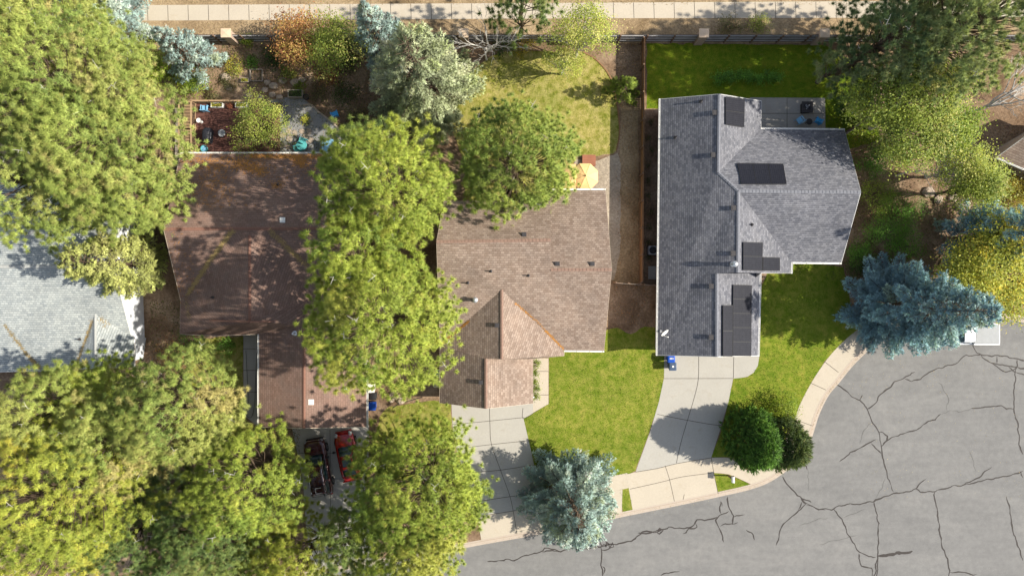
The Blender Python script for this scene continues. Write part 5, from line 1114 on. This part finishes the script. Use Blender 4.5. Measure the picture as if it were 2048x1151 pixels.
# boulders
def rock(label, px, py, r_, seed, group="garden rocks", name="rock", squash=.5):
    rg = random.Random(seed); x, y = g(px, py); bm_v = []; m = MB(); n, k = 10, 6
    for i in range(k+1):
        ph = math.pi*i/k
        for j in range(n):
            th = 2*math.pi*j/n; d = Vector((math.sin(ph)*math.cos(th), math.sin(ph)*math.sin(th), math.cos(ph))); s = 1+.38*noise.noise(d*1.7+Vector((seed,0,0)))+.12*noise.noise(d*5+Vector((0,seed,0))); m.v.append((x+d.x*r_*s*1.15, y+d.y*r_*s*.9, r_*squash*.55+d.z*r_*s*squash))
    for i in range(k):
        for j in range(n): j2 = (j+1)%n; m.f.append((i*n+j,(i+1)*n+j,(i+1)*n+j2,i*n+j2))
    o = m.build(name, M['rock'], None, smooth=False); tag(o, label, "rock", group); return o
for i,(x,y,r_,lb) in enumerate([(789,790,.42,"boulder left of the dry bush between garage and pine"),(802,800,.36,"lower boulder beside the dry bush by the garages"),(783,800,.24,"small boulder lowest beside the dry bush"),(452,155,.42,"rock left of the small planter in the dirt yard"),(460,176,.30,"white flat rock in the dirt yard below the planter"),(535,165,.30,"rock right of the timber bed frame"),(548,172,.35,"rock between bed frame and olive clump"),(566,162,.35,"pale boulder above the dark planter box"),(590,165,.38,"pale boulder right above the dark planter box"),(605,160,.30,"boulder beside the bright clump above the patio"),(530,180,.28,"rock under the timber bed frame"),(545,190,.30,"rock at the upper edge of the pale leafy tree"),(498,192,.30,"rock above the deck planters"),(560,195,.30,"rock at the grey patio's upper left corner"),(520,195,.26,"small rock between the deck planters and bed frame"),(1856,385,.5,"dark boulder on bare soil right of the grey house"),(1875,400,.4,"boulder in bare soil near the dark boulder"),(1925,412,.6,"large boulder above the low dark blue spruce"),(1905,395,.4,"boulder left of the large boulder on bare soil"),(1888,350,.3,"small pale rock on the open soil at right")]): rock(lb, x, y, r_, i+1)
shrub("dry pale bush over boulders between the two garages", 806, 778, 1.0, 1.0, 'dull', 210, per=30)
# flagstones
fs_ = [(578,262),(579,278),(577,294),(590,266),(592,300),(604,262),(612,272),(618,262),(566,270),(565,290),(622,280)]
for i,(x,y) in enumerate(fs_):
    rg_ = random.Random(i+40); cx, cy = g(x, y); n = 7; pts = [(cx+math.cos(2*math.pi*k/n)*rg_.uniform(.22,.34), cy+math.sin(2*math.pi*k/n)*rg_.uniform(.20,.32)) for k in range(n)]
    o = MB().prism(pts, .0, .045).build("flagstone", M['rock'] if i % 3 else M['gravel']); tag(o, ["first","second","third","fourth","fifth","sixth","seventh","eighth","ninth","tenth","eleventh"][sorted(range(11), key=lambda q: fs_[q]).index(i)] + " pale flagstone counting from the left beside the grey patio", "paving stone", "flagstones at the grey patio")

# wooden deck with railings, and the stairs beside it
DZ = .75
def dp(px, py, z=DZ): return P(px, py, z)
a = dp(392,206); b = dp(560,305); deck = thing("wooden_deck", "dark red brown wooden deck behind the brown house", "deck", ((a.x+b.x)/2,(a.y+b.y)/2,0))
yb = a.y; m = MB(); k = 0
while yb > b.y - .3:
    m.box(((a.x+b.x)/2, yb-.07, DZ-.02), (b.x-a.x, .135, .04)); yb -= .145
m.build("planks", M['deck'], deck)
m = MB(); m.box(((a.x+b.x)/2,a.y+.02,DZ-.16),(b.x-a.x,.04,.26)); m.box((a.x-.02,(a.y+b.y)/2,DZ-.16),(.04,a.y-b.y,.26)); m.build("rim_joist", M['post'], deck)
for i in range(4): MB().box((a.x+.1+i*(b.x-a.x-.2)/3, a.y-.1, (DZ-.05)/2), (.14,.14,DZ-.05)).build("support_post", M['post'], deck)
def railing(p0, p1, z0, root, hgt=.95, mat='stair', step=.13):
    p0 = Vector(p0); p1 = Vector(p1); d = (p1-p0); L = d.length; d.normalize()
    MB().bar(p0+Vector((0,0,z0+hgt)), p1+Vector((0,0,z0+hgt)), .14, .04).build("handrail", M[mat], root); MB().bar(p0+Vector((0,0,z0+.12)), p1+Vector((0,0,z0+.12)), .05, .06).build("bottom_rail", M[mat], root)
    n = int(L/step); m = MB()
    for i in range(1, n): q = p0+d*(L*i/n); m.box((q.x,q.y,z0+hgt/2+.04), (.035,.035,hgt-.12))
    m.build("balusters", M['post'], root)
    for i in range(max(1, round(L/1.9))+1): q = p0+d*(L*i/max(1, round(L/1.9))); MB().box((q.x,q.y,z0+hgt/2+.02), (.10,.10,hgt+.08)).build("railing_post", M[mat], root)
railing((a.x,a.y-.05,0), (b.x-2.6,a.y-.05,0), DZ, deck); railing((a.x+.0,a.y-.1,0), (a.x+.0,b.y,0), DZ, deck, .95, 'stair')
# stairs climbing along the left of the deck
sa = P(362,212,DZ); sb = P(389,303,.3); st_ = thing("deck_stairs", "brown open wooden stairs with rails left of the deck", "stairs", ((sa.x+a.x)/2,(sa.y+sb.y)/2,0)); n = 15; sx0 = a.x-1.20; sx1 = a.x-.12
for i in range(n):
    y_ = a.y - .25 - i*(a.y-sb.y-.3)/n; z_ = DZ + .02 - i*.045; MB().box(((sx0+sx1)/2, y_, z_), (sx1-sx0-.1, .22, .04)).build("tread", M['stair'], st_)
for x_ in (sx0, sx1): MB().bar((x_,a.y-.1,DZ), (x_,sb.y,.1), .05, .22).build("stringer", M['post'], st_)
railing((sx0-.03,a.y-.1,0), (sx0-.03,sb.y,0), .45, st_, .95, 'stair'); MB().box(((sx0+sx1)/2,a.y+.02,DZ),(sx1-sx0+.1,.35,.05)).build("landing", M['stair'], st_)
# a boarded walk on the far side of the stairs
wx = sx0-.55; w_ = thing("boardwalk", "weathered sloping boards left of the deck stairs", "walkway", (wx,(sa.y+sb.y)/2,0)); m = MB(); yy = a.y-.4
while yy > P(350,335,0).y: m.box((wx, yy, .28), (.72,.17,.04)); yy -= .185
m.build("planks", M['bed'], w_); m = MB(); m.box((wx-.3,(a.y-.4+P(350,335,0).y)/2,.12),(.08,a.y-.4-P(350,335,0).y,.24)); m.box((wx+.3,(a.y-.4+P(350,335,0).y)/2,.12),(.08,a.y-.4-P(350,335,0).y,.24)); m.build("bearers", M['post'], w_)

def planter(label, px, py, w, d, h, z0, mat, pal, seed, soil=True, fill=True, group=None):
    p = P(px, py, z0+h); t = thing("planter_box", label, "planter", (p.x,p.y,z0), group); 
    m = MB(); th = .05; m.box((0,d/2-th/2,h/2),(w,th,h)); m.box((0,-d/2+th/2,h/2),(w,th,h)); m.box((w/2-th/2,0,h/2),(th,d-2*th,h)); m.box((-w/2+th/2,0,h/2),(th,d-2*th,h)); m.build("box", M[mat], t, local=True)
    if soil: MB().box((0,0,h*.4),(w-2*th,d-2*th,h*.7)).build("soil", M['dark_soil'], t, local=True)
    if fill:
        rg = np.random.default_rng(seed); n = int(130*w*d/.5); C = np.stack([rg.uniform(-w/2+.05,w/2-.05,n)+p.x, rg.uniform(-d/2+.05,d/2-.05,n)+p.y, z0+h*.8+rg.uniform(0,.18,n)],1); PA, PW = PAL[pal]; cols = np.array(PA)[rg.choice(len(PA),n,p=PW)]
        tr_, c_, n_ = blades(rg, C, np.tile([0,0,1.],(n,1)), .11, cols, 1, .6); tri_mesh("plants", tr_, c_, M['leaf'], t, None, n_)
planter("white rimmed planter on the deck's back rail, left of two", 433, 210, 1.05, .42, .42, DZ, 'bin_white', 'olive', 1)
planter("planter on the deck's back rail, right of two", 482, 210, 1.05, .42, .42, DZ, 'bin_white', 'olive', 2)
planter("small wooden planter left of the timber bed frame", 489, 160, .72, .40, .28, 0, 'bed', 'olive', 3)
planter("dark planted trough at the top of the grey patio", 590, 187, 1.32, .68, .45, 0, 'bed', 'dark', 4)
planter("empty square timber bed frame in the dirt yard", 512, 150, 1.15, 1.10, .25, 0, 'bed', 'dull', 5, False, False)
# deck furniture
def chair(name, label, x, y, z, rz, mat, group=None):
    t = thing(name, label, "chair", (x,y,z), group, rz)
    MB().box((0,0,.42),(.52,.50,.045)).build("seat", M[mat], t, local=True, bevel=.012)
    m = MB()
    for k in range(5): m.box((-.20+k*.10, .27+.03, .70), (.085,.03,.55))
    m.bar((-.25,.29,.96),(.25,.29,.96),.05,.05); m.build("backrest", M[mat], t, local=True)
    for s in (-1,1):
        MB().box((s*.29,.02,.62),(.07,.52,.035)).build("armrest", M[mat], t, local=True)
        for yy in (-.22,.24): MB().box((s*.26,yy,.30),(.045,.045,.62)).build("leg", M[mat], t, local=True)
    return t
def at_(px, py, z): p = P(px, py, z+.5); return p.x, p.y, z
chair("garden_chair", "light blue chair in the deck's upper left corner", *at_(409,216,DZ), R(180), 'lblue')
chair("garden_chair", "blue chair on the shaded ground right of the grey patio", *at_(669,228,0), R(200), 'bblue')
chair("patio_chair", "pale blue chair on the concrete patio, left of two", *at_(1600,240,0), R(215), 'lblue', "blue chairs on the concrete patio")
chair("patio_chair", "bright blue chair on the concrete patio, right of two", *at_(1638,241,0), R(150), 'bblue', "blue chairs on the concrete patio")
m = MB(); p = P(411,269,DZ+1.0); t = thing("covered_grill", "black covered barbecue grill by the deck's left rail", "grill", (p.x,p.y,DZ), None, R(85))
V, Fc = loft([(-.62,.22,.05,.80,4),(-.55,.30,.02,.95,4),(-.3,.33,0,1.05,4),(.2,.36,0,1.12,4),(.50,.32,0,1.0,4),(.66,.22,.03,.82,4)], 18, 4); MB().add([(v[0]+.03*noise.noise(Vector(v)*4), v[1]+.05*noise.noise(Vector(v)*5+Vector((3,0,0))), v[2]) for v in V], Fc).build("cover", M['canvas'], t, local=True, smooth=True)
for s in (-.4,.4): MB().tube([(s,-.25,.0),(s,.25,.0)], .05, 8).build("wheel_axle", M['black'], t, local=True)
MB().bar((-.3,-.36,.75),(.3,-.37,.78),.04,.03).build("handle", M['pewter'], t, local=True)
def rtable(label, px, py, z0, r_, h, top, leg, name="side_table"):
    p = P(px,py,z0+h); t = thing(name, label, "table", (p.x,p.y,z0)); MB().lathe((0,0,h-.04), [(r_-.02,0),(r_,.01),(r_,.035),(r_-.02,.045),(.01,.045)], 28).build("tabletop", M[top], t, local=True)
    for k in range(4): q = k*math.pi/2+.4; MB().tube([(math.cos(q)*r_*.75,math.sin(q)*r_*.75,0),(math.cos(q)*r_*.45,math.sin(q)*r_*.45,h-.03)], .02, 6).build("leg", M[leg], t, local=True)
    return t
rtable("round grey table in the middle of the deck", 443, 266, DZ, .33, .5, 'pewter', 'black'); rtable("small round dark table between two blue chairs on the patio", 1619,243, 0, .28, .45, 'dmetal', 'black')
p = P(408,297,DZ+.3); t = thing("round_tub", "round teal tub near the deck's lower left corner", "tub", (p.x,p.y,DZ)); MB().lathe((0,0,0), [(.24,0),(.30,.30),(.32,.32),(.29,.33),(.26,.12),(.01,.10)], 26).build("basin", M['teal'], t, local=True); MB().lathe((0,0,.2), [(.27,0),(.01,.02)], 20).build("water", M['lblue'], t, local=True)
p = P(398,241,DZ+.5); t = thing("bird_bath", "small white dish on a stand at the deck's left rail", "bird bath", (p.x,p.y,DZ)); MB().lathe((0,0,0), [(.14,0),(.05,.05),(.04,.5)], 14).build("stand", M['white'], t, local=True); MB().lathe((0,0,.5), [(.05,0),(.20,.05),(.21,.07),(.17,.05),(.01,.03)], 20).build("dish", M['white'], t, local=True)
p = P(459,212,DZ+.4); t = thing("flower_pot", "terracotta pot with reddish plant between the two deck planters", "pot", (p.x,p.y,DZ)); MB().lathe((0,0,0), [(.13,0),(.19,.30),(.21,.31),(.21,.36),(.17,.36),(.17,.30),(.01,.30)], 20).build("pot", M['terracotta'], t, local=True)
rg = np.random.default_rng(8); C = np.stack([rg.normal(p.x,.12,60), rg.normal(p.y,.10,60), DZ+.40+rg.uniform(0,.2,60)],1); tr_, c_, n_ = blades(rg, C, np.tile([0,0,1.],(60,1)), .11, np.tile([.30,.11,.06],(60,1)), 1, .6); tri_mesh("plants", tr_, c_, M['leaf'], t, None, n_)
p = P(611,193,.5); t = thing("flower_pot", "black pot beside the dark planted trough", "pot", (p.x,p.y,0)); MB().lathe((0,0,0), [(.18,0),(.25,.42),(.27,.44),(.22,.44),(.21,.36),(.01,.36)], 20).build("pot", M['black'], t, local=True); MB().lathe((0,0,.37), [(.2,0),(.01,.01)], 16).build("soil", M['dark_soil'], t, local=True)
# teal wire table set and pale teal chest by the brown house's back wall
t = rtable("round teal wire table on flagstones behind the brown house", 603, 290, 0, .48, .72, 'teal', 'teal', "garden_table")
chair("garden_chair", "teal wire chair below the round teal table", *at_(596,299,0), R(20), 'teal'); chair("garden_chair", "teal wire chair above the round teal table", *at_(606,281,0), R(160), 'teal')
p = P(655,292,.8); t = thing("storage_chest", "pale teal storage chest at the brown roof's back eave", "chest", (p.x,p.y,0)); MB().box((0,0,.36),(.95,1.15,.72)).build("box", M['teal'], t, local=True, bevel=.02); MB().box((0,0,.76),(1.02,1.22,.07)).build("lid", M['lblue'], t, local=True, bevel=.02); MB().box((.0,.62,.6),(.2,.03,.05)).build("handle", M['black'], t, local=True)
# fire table on the patio
p = P(1615,214,.6); t = thing("fire_table", "square black fire table on the concrete patio", "table", (p.x,p.y,0)); MB().box((0,0,.28),(.80,.80,.56)).build("base", M['black'], t, local=True, bevel=.02)
m = MB(); [m.box(c_, d_) for c_, d_ in (((0,.38,.60),(1.0,.24,.05)),((0,-.38,.60),(1.0,.24,.05)),((.38,0,.60),(.24,.52,.05)),((-.38,0,.60),(.24,.52,.05)))]; m.build("tabletop", M['dmetal'], t, local=True, bevel=.01); MB().box((0,0,.575),(.52,.52,.04)).build("burner_tray", M['canvas'], t, local=True)
for i in range(14): r_ = random.Random(i); MB().box((r_.uniform(-.2,.2),r_.uniform(-.2,.2),.61),(.08,.07,.05),r_.uniform(0,3)).build("lava_stone", M['pewter'], t, local=True)
# umbrellas
def umbrella(label, px, py, ztop, r_, seed):
    p = P(px, py, ztop); t = thing("patio_umbrella", label, "umbrella", (p.x,p.y,0), None, R(22.5)); m = MB(); n = 8; rings = [(0,ztop),(.34,ztop-.14),(.67,ztop-.32),(1,ztop-.56)]
    for q, z in rings:
        for k in range(n): a = 2*math.pi*k/n; m.v.append((r_*q*math.cos(a), r_*q*math.sin(a), z))
    for i in range(3):
        for k in range(n): k2 = (k+1)%n; m.f.append((i*n+k,(i+1)*n+k,(i+1)*n+k2,i*n+k2))
    o = m.build("canopy", M['orange'], t, local=True); o.modifiers.new("s",'SOLIDIFY').thickness = .012
    MB().tube([(0,0,0),(0,0,ztop+.03)], .022, 10).build("pole", M['white'], t, local=True); MB().lathe((0,0,ztop-.01), [(.06,0),(.06,.05),(.02,.10)], 12).build("finial", M['black'], t, local=True); MB().lathe((0,0,0), [(.28,0),(.28,.06),(.06,.1)], 20).build("base", M['black'], t, local=True)
    for k in range(n): a = 2*math.pi*k/n; MB().tube([(0.03*math.cos(a),.03*math.sin(a),ztop+.004),(r_*.34*math.cos(a),r_*.34*math.sin(a),ztop-.125),(r_*.67*math.cos(a),r_*.67*math.sin(a),ztop-.305),(r_*math.cos(a),r_*math.sin(a),ztop-.545)], .009, 5).build("rib", M['orange'], t, local=True)
umbrella("orange umbrella over the tan house's back step, right of two", 1171, 351, 2.6, 1.25, 1); umbrella("orange umbrella half under the open pine, left of two", 1146, 352, 2.40, 1.25, 2)
# redwood step
p = P(1178,321,.3); t = thing("wooden_step", "small redwood slatted platform above the orange umbrellas", "step", (p.x,p.y,0)); m = MB(); [m.box((0,-.42+i*.145,.30),(1.2,.13,.04)) for i in range(7)]; m.build("slats", M['brick'], t, local=True); [MB().box((s*.5,0,.14),(.08,.95,.28)).build("bearer", M['post'], t, local=True) for s in (-1,1)]
p = P(940,368,.45); t = thing("bench", "orange wooden bench glimpsed beneath the open pine", "bench", (p.x,p.y,0)); m = MB(); [m.box((0,-.15+i*.15,.45),(1.5,.13,.04)) for i in range(3)]; m.build("seat", M['orange'], t, local=True); [MB().box((s*.6,0,.21),(.07,.38,.43)).build("leg", M['post'], t, local=True) for s in (-1,1)]
# air conditioner and its pad
p = P(1306,500,.8); t = thing("air_conditioner", "air conditioner unit left of the grey house", "air conditioner", (p.x,p.y,0)); MB().box((0,0,.40),(.78,.78,.74)).build("cabinet", M['pewter'], t, local=True, bevel=.03); MB().lathe((0,0,.775), [(.33,0),(.33,.012),(.27,.014)], 28).build("fan_guard", M['black'], t, local=True)
m = MB()
for k in range(4): q = k*math.pi/2+.3; m.box((math.cos(q)*.16,math.sin(q)*.16,.80),(.24,.10,.01),q)
m.build("fan_blade", M['dmetal'], t, local=True)
o = MB().prism([g(1296,532),g(1314,532),g(1314,558),g(1296,558)], 0, .09).build("concrete_slab", M['concrete']); tag(o, "small pale slab below the air conditioner", "slab")
# garden hose on the path
pts = smooth_line([g(514,705),g(511,760),g(509,810),g(503,833),g(494,831),g(492,820),g(497,812),g(496,780),g(492,700)], 8); m = MB().tube([(q[0],q[1],.03) for q in pts], .018, 5); o = m.build("garden_hose", M['rope']); tag(o, "thin dark hose looped on the shaded path beside the brown garage", "hose")
pts = smooth_line([g(786,815),g(800,806),g(822,800),g(845,793)], 6); o = MB().tube([(q[0],q[1],.03) for q in pts], .03, 5).build("garden_hose", M['rope']); tag(o, "dark hose across the dirt left of the tan garage", "hose")
